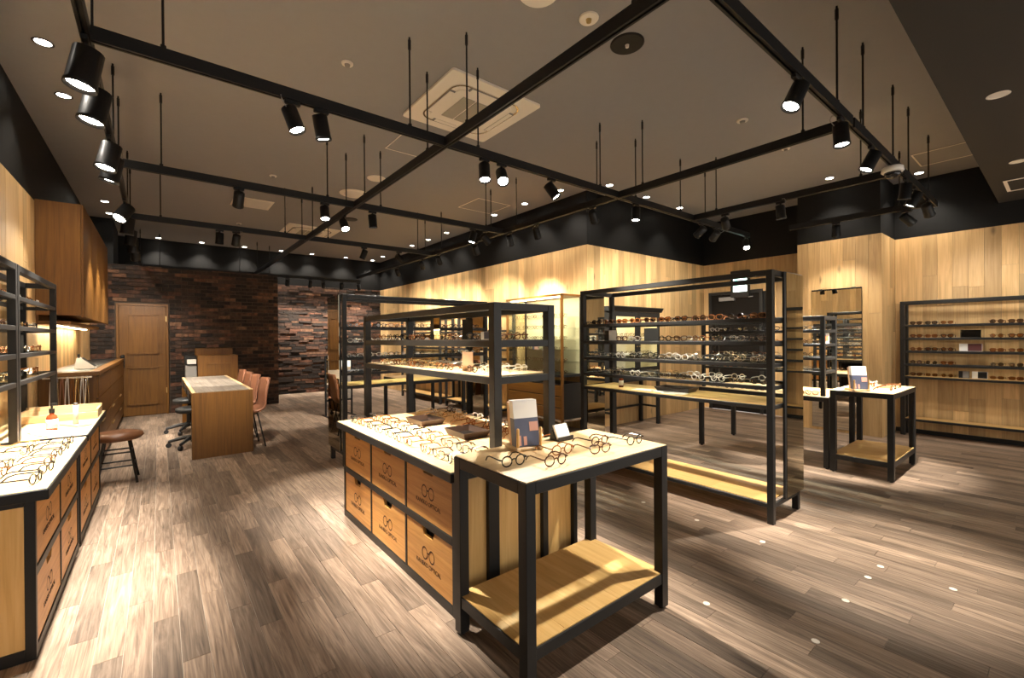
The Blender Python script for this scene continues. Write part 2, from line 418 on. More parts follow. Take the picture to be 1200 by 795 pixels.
# dark staff door in the niche
sd = obj('door_2', bv(XR-.004, XR+.012, 3.46, 4.33, .01, 2.18), 'dark_ply'); tag(sd, 'dark flush staff door below the green exit sign', 'door', kind='structure')
obj('door_frame', MB().box(XR-.012, XR+.015, 3.40, 3.455, 0, 2.24).box(XR-.012, XR+.015, 4.335, 4.39, 0, 2.24).box(XR-.012, XR+.015, 3.455, 4.335, 2.185, 2.24), 'black_metal', sd)
obj('door_closer', MB().bev(XR-.07, XR-.006, 3.88, 4.16, 2.06, 2.13).box(XR-.055, XR-.04, 3.55, 3.9, 2.105, 2.12), 'grey_plastic', sd)
ex = thing('exit_sign', 'black boxed exit sign with two glowing green panels', 'exit sign', (XR-.05, 3.77, 2.12))
obj('housing', bv(XR-.09, XR-.001, 3.61, 3.93, 2.11, 2.60), 'black_metal', ex)
for z in (2.21, 2.39):
    p = obj('lit_panel', bx(XR-.096, XR-.088, 3.635, 3.875, z, z+.135), 'exit_white', ex)
    obj('pictogram', bx(XR-.099, XR-.095, 3.80, 3.86, z+.02, z+.115), 'exit_green', ex); obj('pictogram', bx(XR-.099, XR-.095, 3.655, 3.70, z+.03, z+.105), 'exit_green', ex)
# black baseboard strip along the right shelf wall
struct('baseboard_right', bx(XR-.02, XR+.0, -1.4, YC0-.002, 0, .06), 'black_metal', 'black skirting strip along the right oak wall', 'skirting')

# ------------------------------------------------------------------ furniture builders
BM = 'black_metal'
def frame_table(label, x0, x1, y0, y1, H, shelf=None, group=None, name='display_table'):
    t = thing(name, label, 'table', ((x0+x1)/2, (y0+y1)/2, 0), group)
    s, r = .05, .05
    for a in (x0, x1-s):
        for b in (y0, y1-s):
            lg = obj('leg', bv(a, a+s, b, b+s, .012, H, b=.002), BM, t)
            obj('foot', MB().cyl((a+s/2, b+s/2, 0), (a+s/2, b+s/2, .012), .014), BM, lg)
    def ring(z0, z1, nm, ins=0.0):
        obj(nm, bv(x0+s, x1-s, y0+ins, y0+s*.8, z0, z1, b=.002), BM, t); obj(nm, bv(x0+s, x1-s, y1-s*.8, y1-ins, z0, z1, b=.002), BM, t)
        obj(nm, bv(x0+ins, x0+s*.8, y0+s, y1-s, z0, z1, b=.002), BM, t); obj(nm, bv(x1-s*.8, x1-ins, y0+s, y1-s, z0, z1, b=.002), BM, t)
    ring(H-r, H-.001, 'top_rail')
    obj('top_panel', bv(x0+.004, x1-.004, y0+.004, y1-.004, H, H+.004, b=.001), 'maple_lit_x', t)
    if shelf:
        ring(shelf-.05, shelf, 'shelf_rail', .004)
        k = 5; w = (x1-x0-2*s)/k
        for i in range(k): obj('shelf_board', bx(x0+s+i*w+.0006, x0+s+(i+1)*w-.0006, y0+.012, y1-.012, shelf, shelf+.004), 'maple_shelf', t)
        for a in (x0+.012, x1-s+.0006): obj('shelf_strip', bx(a, a+s-.0126, y0+s, y1-s, shelf, shelf+.004), 'maple_shelf', t)
    return t

def rack(label, x0, x1, y0, y1, H, levels, along, z0=0.0, group=None, post=.045, name='display_rack', mirrors=(), bar=.03, topglass=False):
    """open steel rack; along = axis of its long side; levels = [(z, 'glass'|'wood')]"""
    t = thing(name, label, 'rack', ((x0+x1)/2, (y0+y1)/2, z0), group)
    s = post
    for a in (x0, x1-s):
        for b in (y0, y1-s): obj('post', bv(a, a+s, b, b+s, z0, H, b=.002), BM, t)
    def ring(za, zb, nm, d):
        obj(nm, bv(x0+s, x1-s, y0+.002, y0+d, za, zb, b=.002), BM, t); obj(nm, bv(x0+s, x1-s, y1-d, y1-.002, za, zb, b=.002), BM, t)
        obj(nm, bv(x0+.002, x0+d, y0+s, y1-s, za, zb, b=.002), BM, t); obj(nm, bv(x1-d, x1-.002, y0+s, y1-s, za, zb, b=.002), BM, t)
    ring(H-.042, H, 'top_rail', .04)
    if topglass: obj('top_glass', bx(x0+.01, x1-.01, y0+.01, y1-.01, H, H+.006), 'shelf_glass', t)
    for z, kind in levels:
        ring(z-bar, z, 'shelf_rail', .025)
        if kind == 'glass': obj('glass_shelf', bx(x0+.026, x1-.026, y0+.026, y1-.026, z-.010, z-.002), 'shelf_glass', t)
        else:
            e = .03
            k = max(2, int(round(((x1-x0) if along == 'X' else (y1-y0))/.45)))
            for i in range(k):
                if along == 'X':
                    w = (x1-x0-2*s)/k; q = bx(x0+s+i*w+.0005, x0+s+(i+1)*w-.0005, y0+.02, y1-.02, z, z+.005)
                else:
                    w = (y1-y0-2*s)/k; q = bx(x0+.02, x1-.02, y0+s+i*w+.0005, y0+s+(i+1)*w-.0005, z, z+.005)
                obj('shelf_board', q, ('maple_lit_x' if along == 'X' else 'maple_lit_y') if z > 1.0 else 'maple_shelf', t)  # higher boards take the maple brightened for spotlight, lower ones the plain tone
    for a0, a1, b0, b1, za, zb in mirrors:
        p = obj('mirror_frame', bv(a0, a1, b0, b1, za, zb, b=.002), BM, t)
        f = .004
        if (a1-a0) > (b1-b0): obj('mirror_pane', MB().box(a0+.03, a1-.006, b0-.003, b0, za+f, zb-f).box(a0+.03, a1-.006, b1, b1+.003, za+f, zb-f), 'bronze_mirror', p)
        else: obj('mirror_pane', MB().box(a0-.003, a0, b0+f, b1-f*3, za+f, zb-f).box(a1, a1+.003, b0+f, b1-f*3, za+f, zb-f), 'bronze_mirror', p)
    return t

# engraved logo on the drawers: round spectacles over the lettering
_tc = bpy.data.curves.new('lettering', 'FONT'); _tc.body = 'KANEKO OPTICAL'; _tc.size = .034; _tc.align_x = 'CENTER'; _tc.extrude = .0004
_to = bpy.data.objects.new('tmp', _tc); COL.objects.link(_to)
bpy.context.view_layer.update()
LETTER = bpy.data.meshes.new_from_object(_to.evaluated_get(bpy.context.evaluated_depsgraph_get())); bpy.data.objects.remove(_to)
LETTER.materials.clear(); LETTER.materials.append(M('ink_burn'))
def emblem_mesh():
    mb = MB()
    for c in (-.032, .032):
        n = 20; R0, R1 = .026, .021
        vs = []
        for k in range(n):
            t = 2*PI*k/n
            for r in (R0, R1): vs.append((c+r*math.cos(t), r*1.12*math.sin(t), .0004))
        mb.add(vs, [(2*k, 2*((k+1) % n), 2*((k+1) % n)+1, 2*k+1) for k in range(n)])
    mb.add([(-.008, .004, .0004), (.008, .004, .0004), (.008, .010, .0004), (-.008, .010, .0004)], [(0, 1, 2, 3)])
    return mb.mesh('emblem', 'ink_burn')
EMB = emblem_mesh()
def mark(mesh, name, parent, loc, rot, sc=1):
    o = bpy.data.objects.new(name, mesh); COL.objects.link(o); o.parent = parent; o.location = Vector(loc)-rootloc(parent); o.rotation_euler = rot; o.scale = (sc, sc, sc); return o
def drawer(parent, xf, sgn, y0, y1, z0, z1):
    """front of one drawer on the face x = xf looking along sgn*X, with a notch pull, burnt emblem and lettering"""
    cy = (y0+y1)/2; n = .055; d = .044
    poly = [(y0, z0), (y1, z0), (y1, z1), (cy+n+.018, z1), (cy+n-.004, z1-d), (cy-n+.004, z1-d), (cy-n-.018, z1), (y0, z1)]
    f = obj('drawer', MB().prism(poly, xf, xf-sgn*.02, 'X'), 'drawer_wood', parent)
    rz = PI/2 if sgn > 0 else -PI/2
    k = min(1.0, (z1-z0)/.30)
    mark(EMB, 'emblem', f, (xf+sgn*.0006, cy, z0+(z1-z0)*.52), (PI/2, 0, rz), 1.25*k)
    mark(LETTER, 'lettering', f, (xf+sgn*.0006, cy, z0+(z1-z0)*.52-.075*k), (PI/2, 0, rz), 1.0*k)
    obj('drawer_back', bx(xf-sgn*.05, xf-sgn*.045, cy-n-.02, cy+n+.02, z1-.08, z1-.002), 'black_metal', f)
    return f
def drawer_unit(label, xa, xb, y0, y1, H, cols, sgn, over=.045, ends=(True, False), top=True, group=None):
    """steel framed cabinet; drawer face at xa looking along sgn*X, far side at xb"""
    t = thing('drawer_cabinet', label, 'cabinet', ((xa+xb)/2, (y0+y1)/2, 0), group)
    s = .03
    zt = H-.052
    obj('carcass', bx(xa-sgn*.055, xb+sgn*.02, y0+.02, y1-.02, .05, zt), 'dark_ply', t)
    for y in (y0, y1-s):
        obj('upright', bv(xa, xa-sgn*.035, y, y+s, 0, zt, b=.002), BM, t); obj('upright', bv(xb, xb+sgn*.035, y, y+s, 0, zt, b=.002), BM, t)
    w = (y1-y0-s)/cols
    for i in range(1, cols): obj('divider', bv(xa-sgn*.002, xa-sgn*.03, y0+s/2+i*w-.011, y0+s/2+i*w+.011, .05, zt, b=.002), BM, t)
    zm = (.05+zt)/2
    for za, zb in ((.0, .05), (zm-.021, zm+.021)): obj('face_rail', bv(xa-sgn*.001, xa-sgn*.03, y0+s, y1-s, za, zb, b=.002), BM, t)
    for i in range(cols):
        a = y0+s/2+i*w+(s/2 if i == 0 else .011)+.002; b = y0+s/2+(i+1)*w-(s/2 if i == cols-1 else .011)-.002
        drawer(t, xa-sgn*.006, sgn, a, b, .053, zm-.024); drawer(t, xa-sgn*.006, sgn, a, b, zm+.024, zt-.003)
    xx0, xx1 = (xb, xa) if sgn > 0 else (xa, xb)
    for e, y in ((ends[0], y0), (ends[1], y1)):
        if e:
            d = .012 if y == y0 else -.012
            obj('end_panel', bx(xx0+.035, xx1-.035, y+d*.4, y+d, .055, zt), 'maple_z', t)
            for za, zb in ((0, .055), (zt-.02, zt)): obj('end_rail', bv(xx0+.035, xx1-.035, y, y+d*2, za, zb, b=.002), BM, t)
    if top:
        a, b = (xx0, xx1+over) if sgn > 0 else (xx0-over, xx1)
        obj('worktop_edge', bv(a, b, y0-.02, y1+.005, H-.05, H-.003, b=.003), BM, t)
        obj('worktop', bv(a+.006, b-.006, y0-.014, y1, H-.003, H, b=.001), 'maple_lit_y', t)
    return t

# ------------------------------------------------------------------ front table, island, racks
TH = .838
frame_table('black framed table with six spectacles, nearest the camera', 1.092, 2.048, 1.293, 1.822, TH, .185, 'black framed display tables')
# island: drawers towards -X, oak boards on the ends and the other side
isl = drawer_unit('island of six logo drawers behind the nearest table', 1.142, 2.0, 1.90, 3.59, .75, 3, -1, ends=(False, True), top=False)
obj('worktop_edge', bv(1.09, 2.05, 1.85, 3.60, .70, .747, b=.003), BM, isl)
obj('worktop', bv(1.096, 2.044, 1.856, 3.594, .747, .751, b=.001), 'maple_lit_y', isl)
for a, b in ((1.18, 1.335), (1.405, 1.715), (1.757, 1.965)): obj('end_panel', bx(a, b, 1.905, 1.918, .055, .695), 'maple_z', isl)
for a, b in ((1.335, 1.405), (1.715, 1.757), (1.965, 2.0)): obj('end_post', bv(a, b, 1.88, 1.92, 0, .70, b=.002), BM, isl)
obj('end_rail', bv(1.18, 1.965, 1.895, 1.92, .0, .055, b=.002), BM, isl)
IRX0, IRX1, IRY0, IRY1, IRH = 1.515, 2.0, 2.07, 4.16, 1.607
rk = rack('wide low rack standing astride the logo drawer island', IRX0, IRX1, IRY0, IRY1, IRH, [(1.385, 'glass'), (1.168, 'wood')], 'Y', post=.055, bar=.042, topglass=True)
# posts: the near pair stands on the island, the far pair on the floor
for o in rk.children:
    if o.name.startswith('post'):
        ys = [v.co.y for v in o.data.vertices]
        if sum(ys)/len(ys) < 0:
            for v in o.data.vertices:
                if v.co.z < .5: v.co.z += .751
# tall rack in front of the dark door
LV = [(1.533, 'glass'), (1.358, 'glass'), (1.192, 'glass'), (1.024, 'glass'), (.879, 'wood'), (.15, 'wood')]
RX0, RX1, RY0, RY1, RH = 3.53, 4.05, 1.36, 3.26, 1.89
rack('tall rack with mirror end standing before the dark door', RX0, RX1, RY0, RY1, RH, LV, 'Y', group='tall open racks',
     mirrors=((3.70, 4.065, RY0-.020, RY0-.003, .16, 1.885), (3.60, 3.93, RY1+.003, RY1+.020, .12, 1.86)))
FX0, FX1, FY0, FY1 = 1.57, 3.5, 4.93, 5.41
rack('tall rack with mirror end nearest the consulting desk', FX0, FX1, FY0, FY1, RH, LV, 'X', group='tall open racks',
     mirrors=((FX0-.020, FX0-.003, FY0+.06, FY1+.01, .16, 1.885), (FX1+.003, FX1+.020, FY0+.06, FY1+.01, .16, 1.885)))
# second island: open table with rack, end table, beside the pale column
frame_table('black framed end table beside the pale column', 5.40, 6.36, 1.03, 1.54, TH, .185, 'black framed display tables')
frame_table('black framed counter table under the rack by the pale column', 5.44, 6.36, 1.56, 2.98, .75, None, 'black framed display tables')
rack('low open rack on the counter table by the pale column', 5.46, 5.86, 1.60, 2.95, 1.607, [(1.46, 'glass'), (1.31, 'glass'), (1.165, 'glass'), (1.02, 'glass')], 'Y', z0=.756, post=.04)
# left counters and racks
drawer_unit('nearest left counter of four logo drawers beside the wall', -.43, XL+.01, 2.83, 4.16, .75, 2, 1)
u2 = drawer_unit('second left counter of four logo drawers before the stool', -.43, XL+.01, 4.24, 5.56, .755, 2, 1)
for (a, b, nm) in ((2.86, 4.165, 'nearest left wall rack of four glass shelves, cut by frame'), (4.185, 5.545, 'left wall rack of four shelves above the second counter')):
    rack(nm, XL+.03, -.70, a, b, 1.892, [(1.692, 'glass'), (1.498, 'glass'), (1.318, 'glass'), (1.139, 'glass')], 'Y', z0=.757, post=.04, group='left wall racks')
# wall rack on the right wall
rack('wall rack of sunglasses on the right oak wall', 8.15, 8.39, -.45, 1.485, 1.865, [(1.538, 'glass'), (1.358, 'glass'), (1.177, 'glass'), (.995, 'glass'), (.822, 'wood'), (.235, 'wood')], 'Y', post=.05)
# wall racks along the long oak wall
rack('far wall rack on the long oak wall, beyond the showcase', 4.62, 4.98, 6.15, 8.05, RH, LV, 'Y', group='racks on the long wall')
rack('farthest wall rack on the long oak wall, near bricks', 4.62, 4.98, 8.25, 10.15, RH, LV, 'Y', group='racks on the long wall')
frame_table('black framed table between far rack and glass showcase', 3.0, 3.95, 6.2, 7.3, .75, None, 'black framed display tables')

# full height mirror on the column
mr = thing('wall_mirror', 'tall frameless mirror on the pale oak column', 'mirror', (XC-.01, 2.1, .04))
obj('backing', bx(XC-.012, XC-.002, 1.80, 2.41, .04, 2.075), BM, mr); obj('mirror_pane', bx(XC-.018, XC-.012, 1.804, 2.406, .044, 2.068), 'mirror', mr)
obj('clip', bx(XC-.022, XC-.011, 1.87, 1.92, 2.055, 2.08), BM, mr); obj('clip', bx(XC-.022, XC-.011, 2.27, 2.32, 2.055, 2.08), BM, mr)

# lit glass showcase with drawers
vx0, vx1, vy0, vy1 = 4.55, 4.99, 4.56, 5.87
vc = thing('glass_showcase', 'lit glass showcase with oak drawers on the long wall', 'showcase', ((vx0+vx1)/2, (vy0+vy1)/2, 0))
for a in (vx0, vx1-.035):
    for b in (vy0, vy1-.035): obj('post', bv(a, a+.035, b, b+.035, 0, 2.035, b=.002), 'oak_z' if a == vx0 else 'black_metal', vc)
obj('top', MB().box(vx0, vx1, vy0, vy1, 2.005, 2.035), 'oak_y', vc)
obj('light_strip', bx(vx0+.05, vx0+.07, vy0+.06, vy1-.06, 1.985, 2.003), 'strip_light', vc)
obj('back_panel', bx(vx1-.02, vx1-.01, vy0+.035, vy1-.035, .80, 2.0), 'case_lining', vc)
obj('front_pane', bx(vx0+.010, vx0+.016, vy0+.036, vy1-.036, .86, 2.0), 'case_glass', vc)
obj('side_pane', bx(vx0+.036, vx1-.036, vy0+.010, vy0+.016, .86, 2.0), 'case_glass', vc); obj('side_pane', bx(vx0+.036, vx1-.036, vy1-.016, vy1-.010, .86, 2.0), 'case_glass', vc)
obj('deck', bx(vx0+.002, vx1, vy0+.002, vy1, .815, .85), 'black_metal', vc)
for z in (1.02, 1.20, 1.36, 1.53, 1.70): obj('glass_shelf', bx(vx0+.03, vx1-.03, vy0+.03, vy1-.03, z, z+.007), 'shelf_glass', vc)
obj('chest', bx(vx0+.02, vx1-.005, vy0+.01, vy1-.01, .20, .70), 'black_metal', vc)
obj('plinth_rail', MB().box(vx0+.01, vx1, vy0+.005, vy0+.03, .165, .195).box(vx0+.005, vx0+.03, vy0, vy1, .165, .195), 'chrome', vc)
for i in range(3):
    f = obj('drawer', bv(vx0+.002, vx0+.02, vy0+.04, vy1-.04, .205+i*.168, .205+i*.168+.155), 'oak_y', vc)
obj('counter_top', bx(vx0+.004, vx1, vy0+.004, vy1-.004, .70, .715), 'black_metal', vc)

def strip_lamp(parent, loc, sx, sy, w, rot=(0, 0, 0)):
    ld = bpy.data.lights.new('strip_glow', 'AREA'); ld.shape = 'RECTANGLE'; ld.size = sx; ld.size_y = sy; ld.energy = w; ld.color = (1, .88, .66)
    o = bpy.data.objects.new('strip_glow', ld); COL.objects.link(o); o.parent = parent; o.location = Vector(loc)-rootloc(parent); o.rotation_euler = rot
strip_lamp(vc, (vx0+.09, (vy0+vy1)/2, 1.98), .03, 1.1, 5.5, (0, -.5, 0))
# black glazed cabinet on legs
bx0, bx1, by0, by1 = 5.15, 6.3, 4.1, 4.47
bc = thing('glazed_cabinet', 'black glazed cabinet on tall legs against the oak wall', 'cabinet', ((bx0+bx1)/2, (by0+by1)/2, 0))
for a in (bx0, bx1-.05):
    for b in (by0, by1-.05): obj('leg', bv(a, a+.05, b, b+.05, 0, .72, b=.003), BM, bc)
obj('stretcher', bx(bx0+.05, bx1-.05, by1-.04, by1-.015, .26, .29), BM, bc)
for a in (bx0, bx1-.05): obj('stretcher', bx(a+.01, a+.035, by0+.05, by1-.05, .26, .29), BM, bc)
obj('base', bv(bx0, bx1, by0, by1, .72, .86), BM, bc)
obj('body', MB().box(bx0+.01, bx0+.03, by0+.02, by1, .86, 1.78).box(bx1-.03, bx1-.01, by0+.02, by1, .86, 1.78).box(bx0+.03, bx1-.03, by1-.015, by1, .86, 1.78).box(bx0+.03, bx1-.03, by0+.02, by1-.015, 1.755, 1.78), 'case_lining', bc)
obj('side_board', MB().box(bx0+.001, bx0+.01, by0+.02, by1, .86, 1.78).box(bx1-.01, bx1-.001, by0+.02, by1, .86, 1.78), BM, bc)
obj('cornice', MB().prism([(by0-.045, 1.85), (by0-.045, 1.835), (by0-.01, 1.78), (by1, 1.78), (by1, 1.85)], bx0-.04, bx1+.04, 'X'), BM, bc)
for a, b in ((bx0, (bx0+bx1)/2-.003), ((bx0+bx1)/2+.003, bx1)):
    d = obj('door', MB().box(a, a+.055, by0, by0+.02, .865, 1.775).box(b-.055, b, by0, by0+.02, .865, 1.775).box(a+.055, b-.055, by0, by0+.02, .865, .93).box(a+.055, b-.055, by0, by0+.02, 1.70, 1.775), BM, bc)
    obj('pane', bx(a+.055, b-.055, by0+.008, by0+.012, .93, 1.70), 'case_glass', d)
    obj('knob', MB().cyl((b-.03 if a == bx0 else a+.03, by0, 1.25), (b-.03 if a == bx0 else a+.03, by0-.02, 1.25), .008), 'brass', d)
for z in (1.12, 1.4): obj('glass_shelf', bx(bx0+.032, bx1-.032, by0+.03, by1-.02, z, z+.007), 'shelf_glass', bc)
obj('light_strip', bx(bx0+.1, bx1-.1, by0+.05, by0+.07, 1.735, 1.752), 'strip_light', bc)

strip_lamp(bc, ((bx0+bx1)/2, by0+.09, 1.73), .9, .03, 2.6, (.4, 0, 0))
# upper cabinet and reception counter on the left
uc = thing('upper_cabinet', 'oak wall cabinet hung above the reception counter', 'cabinet', (-.78, 7.7, 1.64))
obj('body', bx(XL+.003, -.622, 6.335, 9.13, 1.66, 2.80), 'oak_z', uc)
for i in range(4):
    w = (9.13-6.335)/4; obj('door', bv(-.621, -.600, 6.335+i*w+.002, 6.335+(i+1)*w-.002, 1.645, 2.80, b=.002), 'oak_z', uc)
obj('light_pelmet', bx(XL+.003, -.70, 6.36, 9.1, 1.565, 1.60), 'oak_y', uc); obj('pelmet_back', bx(XL+.003, XL+.02, 6.36, 9.1, 1.60, 1.66), 'oak_y', uc)
obj('light_strip', bx(-.86, -.83, 6.42, 9.05, 1.553, 1.565), 'strip_light', uc)
strip_lamp(uc, (-.845, 7.73, 1.55), .03, 2.5, 9)
rc = thing('reception_counter', 'oak reception counter with drawers along the left wall', 'counter', (-.7, 8.4, 0))
obj('body', bx(XL+.003, -.522, 6.42, 10.67, .08, 1.03), 'oak_z', rc)
obj('kick', bx(XL+.01, -.56, 6.44, 10.67, 0, .08), BM, rc)
obj('counter_top', bv(XL+.003, -.495, 6.40, 10.68, 1.03, 1.075), 'oak_y', rc)
obj('black_inlay', bx(XL+.05, -.58, 6.5, 10.6, 1.075, 1.079), BM, rc)
for i in range(3):
    w = (10.67-6.42)/3
    for z0, z1 in ((.09, .30), (.31, .52), (.53, .78), (.79, 1.02)):
        f = obj('drawer', bv(-.521, -.502, 6.42+i*w+.003, 6.42+(i+1)*w-.003, z0, z1, b=.002), 'oak_y', rc)
        if z1 < .6: obj('pull', bx(-.503, -.488, 6.42+i*w+.25, 6.42+i*w+.55, z1-.025, z1-.012), 'brass', f)

# consulting desk
cd = thing('consulting_desk', 'oak consulting desk with grey striped top', 'desk', (.6, 7.75, 0))
dx0, dx1, dy0, dy1, dz = .293, .917, 6.36, 9.13, .782
obj('end_panel', bv(dx0, dx1, dy0, dy0+.05, 0, dz-.007, b=.002), 'oak_z', cd); obj('end_panel', bv(dx0, dx1, dy1-.05, dy1, 0, dz-.007, b=.002), 'oak_z', cd)
obj('modesty_panel', bx(.588, .602, dy0+.05, dy1-.05, .1, dz-.12), 'oak_y', cd)
obj('top', bv(dx0, dx1, dy0+.051, dy1-.051, dz-.12, dz-.006, b=.002), 'oak_y', cd)
k = 9
for i in range(k):
    w = (dx1-dx0-.08)/k; obj('top_slat', bx(dx0+.04+i*w+.0008, dx0+.04+(i+1)*w-.0008, dy0+.02, dy1-.04, dz-.006, dz), 'desk_stripe', cd)
obj('top_border', MB().box(dx0, dx0+.038, dy0, dy1, dz-.006, dz).box(dx1-.038, dx1, dy0, dy1, dz-.006, dz), 'maple_lit_y', cd)
for i in range(3): 
    f = obj('drawer', bv(dx0-.012, dx0+.002, dy0+.15+i*.85, dy0+.85+i*.85, dz-.11, dz-.025), 'black_metal', cd); obj('pull', bx(dx0-.02, dx0-.012, dy0+.4+i*.85, dy0+.6+i*.85, dz-.075, dz-.06), 'chrome', f)
# workstation cabinet behind the desk
wsn = thing('workstation_cabinet', 'oak panelled workstation cabinet behind the consulting desk', 'cabinet', (.83, 9.6, 0))
obj('body', bv(.53, 1.13, 9.45, 9.95, 0, 1.12), 'oak_z', wsn); obj('back_box', bv(.53, 1.10, 9.96, 10.3, 0, 1.24), 'oak_z', wsn)
mb = MB()
for a, b, c, d in ((.65, .665, .3, .98), (1.0, 1.015, .3, .98), (.665, 1.0, .3, .315), (.665, 1.0, .965, .98)): mb.box(a, b, 9.435, 9.45, c, d)
obj('moulding', mb, 'oak_z', wsn); obj('recess_panel', bx(.665, 1.0, 9.444, 9.452, .315, .965), 'oak_z', wsn)
prn = thing('printer', 'grey and white printer beside the workstation cabinet', 'printer', (.43, 9.65, 0))
obj('cabinet', bv(.34, .52, 9.5, 9.85, 0, .75), 'dark_ply', prn); obj('body', bv(.36, .515, 9.5, 9.8, .75, .95), 'grey_plastic', prn); obj('paper_tray', bv(.38, .51, 9.46, 9.6, .98, 1.06), 'white_plastic', prn); obj('scanner', bv(.35, .518, 9.61, 9.85, .95, 1.12), 'black_metal', prn)

# ------------------------------------------------------------------ seating
def shell_chair(label, loc, rz, first=[None]):
    if first[0] is None:
        t = thing('side_chair', label, 'chair', (0, 0, 0), 'leather chairs along the desk')
        prof = [(-.235, .445, .40), (-.20, .462, .43), (-.10, .452, .45), (.02, .440, .45), (.12, .445, .44), (.18, .475, .43), (.215, .54, .42), (.235, .63, .415), (.255, .74, .40), (.275, .84, .375), (.282, .885, .33)]
        mb = MB(); n = 8
        for (y, z, w) in prof:
            for i in range(n+1):
                u = i/n*2-1; back = max(0, min(1, (z-.46)/.2))
                mb.v.append((u*w/2, y-.045*u*u*back, z+.035*u*u*(1-back)))
        for j in range(len(prof)-1):
            for i in range(n): a = j*(n+1)+i; mb.f.append((a, a+1, a+n+2, a+n+1)); mb.m.append(0)
        sh = obj('shell', mb, 'leather_tan', t, smooth=True)
        md = sh.modifiers.new('thick', 'SOLIDIFY'); md.thickness = .028; md.offset = 0
        for sx in (-1, 1):
            for sy in (-1, 1): obj('leg', MB().tube([(sx*.13, sy*.12, .435), (sx*.19, sy*.2, .0)], .009, 6), BM, t)
        obj('under_frame', MB().tube([(-.13, -.12, .432), (.13, -.12, .432), (.13, .12, .432), (-.13, .12, .432)], .008, 5, True), BM, t)
        obj('back_seam', MB().tube([(0, .300, .86), (0, .27, .72), (0, .243, .6)], .003, 4), 'leather_brown', t)
        first[0] = t
    else: t = copy_tree(first[0]); t['label'] = label
    t.location = loc; t.rotation_euler = (0, 0, rz); return t
for i, y in enumerate((6.73, 7.42, 8.08, 8.78)):
    shell_chair(['nearest tan leather chair at the right of consulting desk', 'second nearest tan leather chair at consulting desk', 'third nearest tan leather chair at consulting desk', 'farthest tan leather chair at the consulting desk'][i], (.875, y, 0), -PI/2+.06)
def work_stool(label, loc, rz, first=[None]):
    if first[0] is None:
        t = thing('work_stool', label, 'stool', (0, 0, 0), 'black work stools')
        obj('seat', MB().lathe([(.10, .445), (.19, .45), (.205, .475), (.20, .505), (.15, .52), (.0001, .522)], 24), 'stool_black', t, smooth=True)
        obj('column', MB().cyl((0, 0, .10), (0, 0, .3), .035).cyl((0, 0, .3), (0, 0, .46), .022), BM, t); obj('lever', MB().tube([(0, 0, .43), (.16, .03, .42), (.2, .04, .43)], .006, 5), BM, t)
        for k in range(5):
            a = 2*PI*k/5; c, s = math.cos(a), math.sin(a)
            l_ = obj('base_arm', MB().tube([(0, 0, .12), (.12*c, .12*s, .115), (.28*c, .28*s, .075)], [.035, .028, .018], 6), 'stool_black', t)
            obj('caster', MB().cyl((.28*c-.018*s, .28*s+.018*c, .03), (.28*c+.018*s, .28*s-.018*c, .03), .03).cyl((.28*c, .28*s, .03), (.28*c, .28*s, .08), .01), 'stool_black', l_)
        first[0] = t
    else: t = copy_tree(first[0]); t['label'] = label
    t.location = loc; t.rotation_euler = (0, 0, rz)
work_stool('nearer black work stool on casters left of the desk', (.36, 7.22, 0), .35); work_stool('farther black work stool on casters left of the desk', (.355, 8.35, 0), .5)
st = thing('padded_stool', 'brown leather padded stool at the end of left counter', 'stool', (-.33, 5.88, 0))
def local(mb, L): mb.v = [(a+L[0], b+L[1], c+L[2]) for a, b, c in mb.v]; return mb
SL = (-.33, 5.88, 0)
obj('seat', local(MB().lathe([(.10, .415), (.18, .42), (.205, .445), (.20, .475), (.14, .495), (.0001, .50)], 28), SL), 'leather_brown', st, smooth=True)
for sx in (-1, 1):
    for sy in (-1, 1): obj('leg', local(MB().tube([(sx*.09, sy*.09, .425), (sx*.155, sy*.155, 0)], .011, 6), SL), BM, st)
for z, r in ((.30, .109), (.17, .129)): obj('foot_ring', local(MB().tube([(r, r, z), (-r, r, z), (-r, -r, z), (r, -r, z)], .008, 5, True), SL), BM, st)

# ------------------------------------------------------------------ spectacles
def lens_pts(shape, c):
    out = []; n = 14
    for k in range(n):
        t = 2*PI*k/n+.1; cx, sy = math.cos(t), math.sin(t)
        if shape == 'round': x, z = .0235*cx, .0225*sy
        elif shape == 'square':
            p = .62; x = .0265*math.copysign(abs(cx)**p, cx); z = .020*math.copysign(abs(sy)**p, sy)
        else:
            p = .8; x = .0265*math.copysign(abs(cx)**p, cx)*(1+.10*sy); z = .0205*math.copysign(abs(sy)**p, sy)+(.0035*abs(cx)*(1 if c*cx > 0 else 0))
        out.append((c+x, -.0015*(abs(c+x)/.03)**2*-1, .0235+z))
    return out
def specs_front(mb, shape, r):
    for c in (-.0335, .0335): mb.tube(lens_pts(shape, c), r, 4, True)
    mb.tube([(-.0115, .0, .029), (0, -.002, .0325), (.0115, .0, .029)], r, 4)
    for s in (-1, 1): mb.tube([(s*.057, .002, .031), (s*.067, .004, .032), (s*.069, .012, .032)], r*1.05, 4)
def specs_temple(mb, s, r):
    mb.tube([(s*.069, .010, .032), (s*.069, .095, .031), (s*.066, .122, .022), (s*.063, .140, .003)], [r, r, r*1.1, r*1.2], 4)
def specs_lens(mb, shape, c):
    p = lens_pts(shape, c); n = len(p); mb.add(p, [tuple(range(n))])
FR = {'black': 'frame_black', 'tortoiseshell': 'frame_tortoise', 'amber': 'frame_amber', 'clear': 'frame_crystal', 'gold': 'frame_gold', 'silver': 'frame_silver'}
LN = {'eye': 'lens_clear', 'brown': 'lens_brown', 'smoke': 'lens_smoke'}
SPC = {}
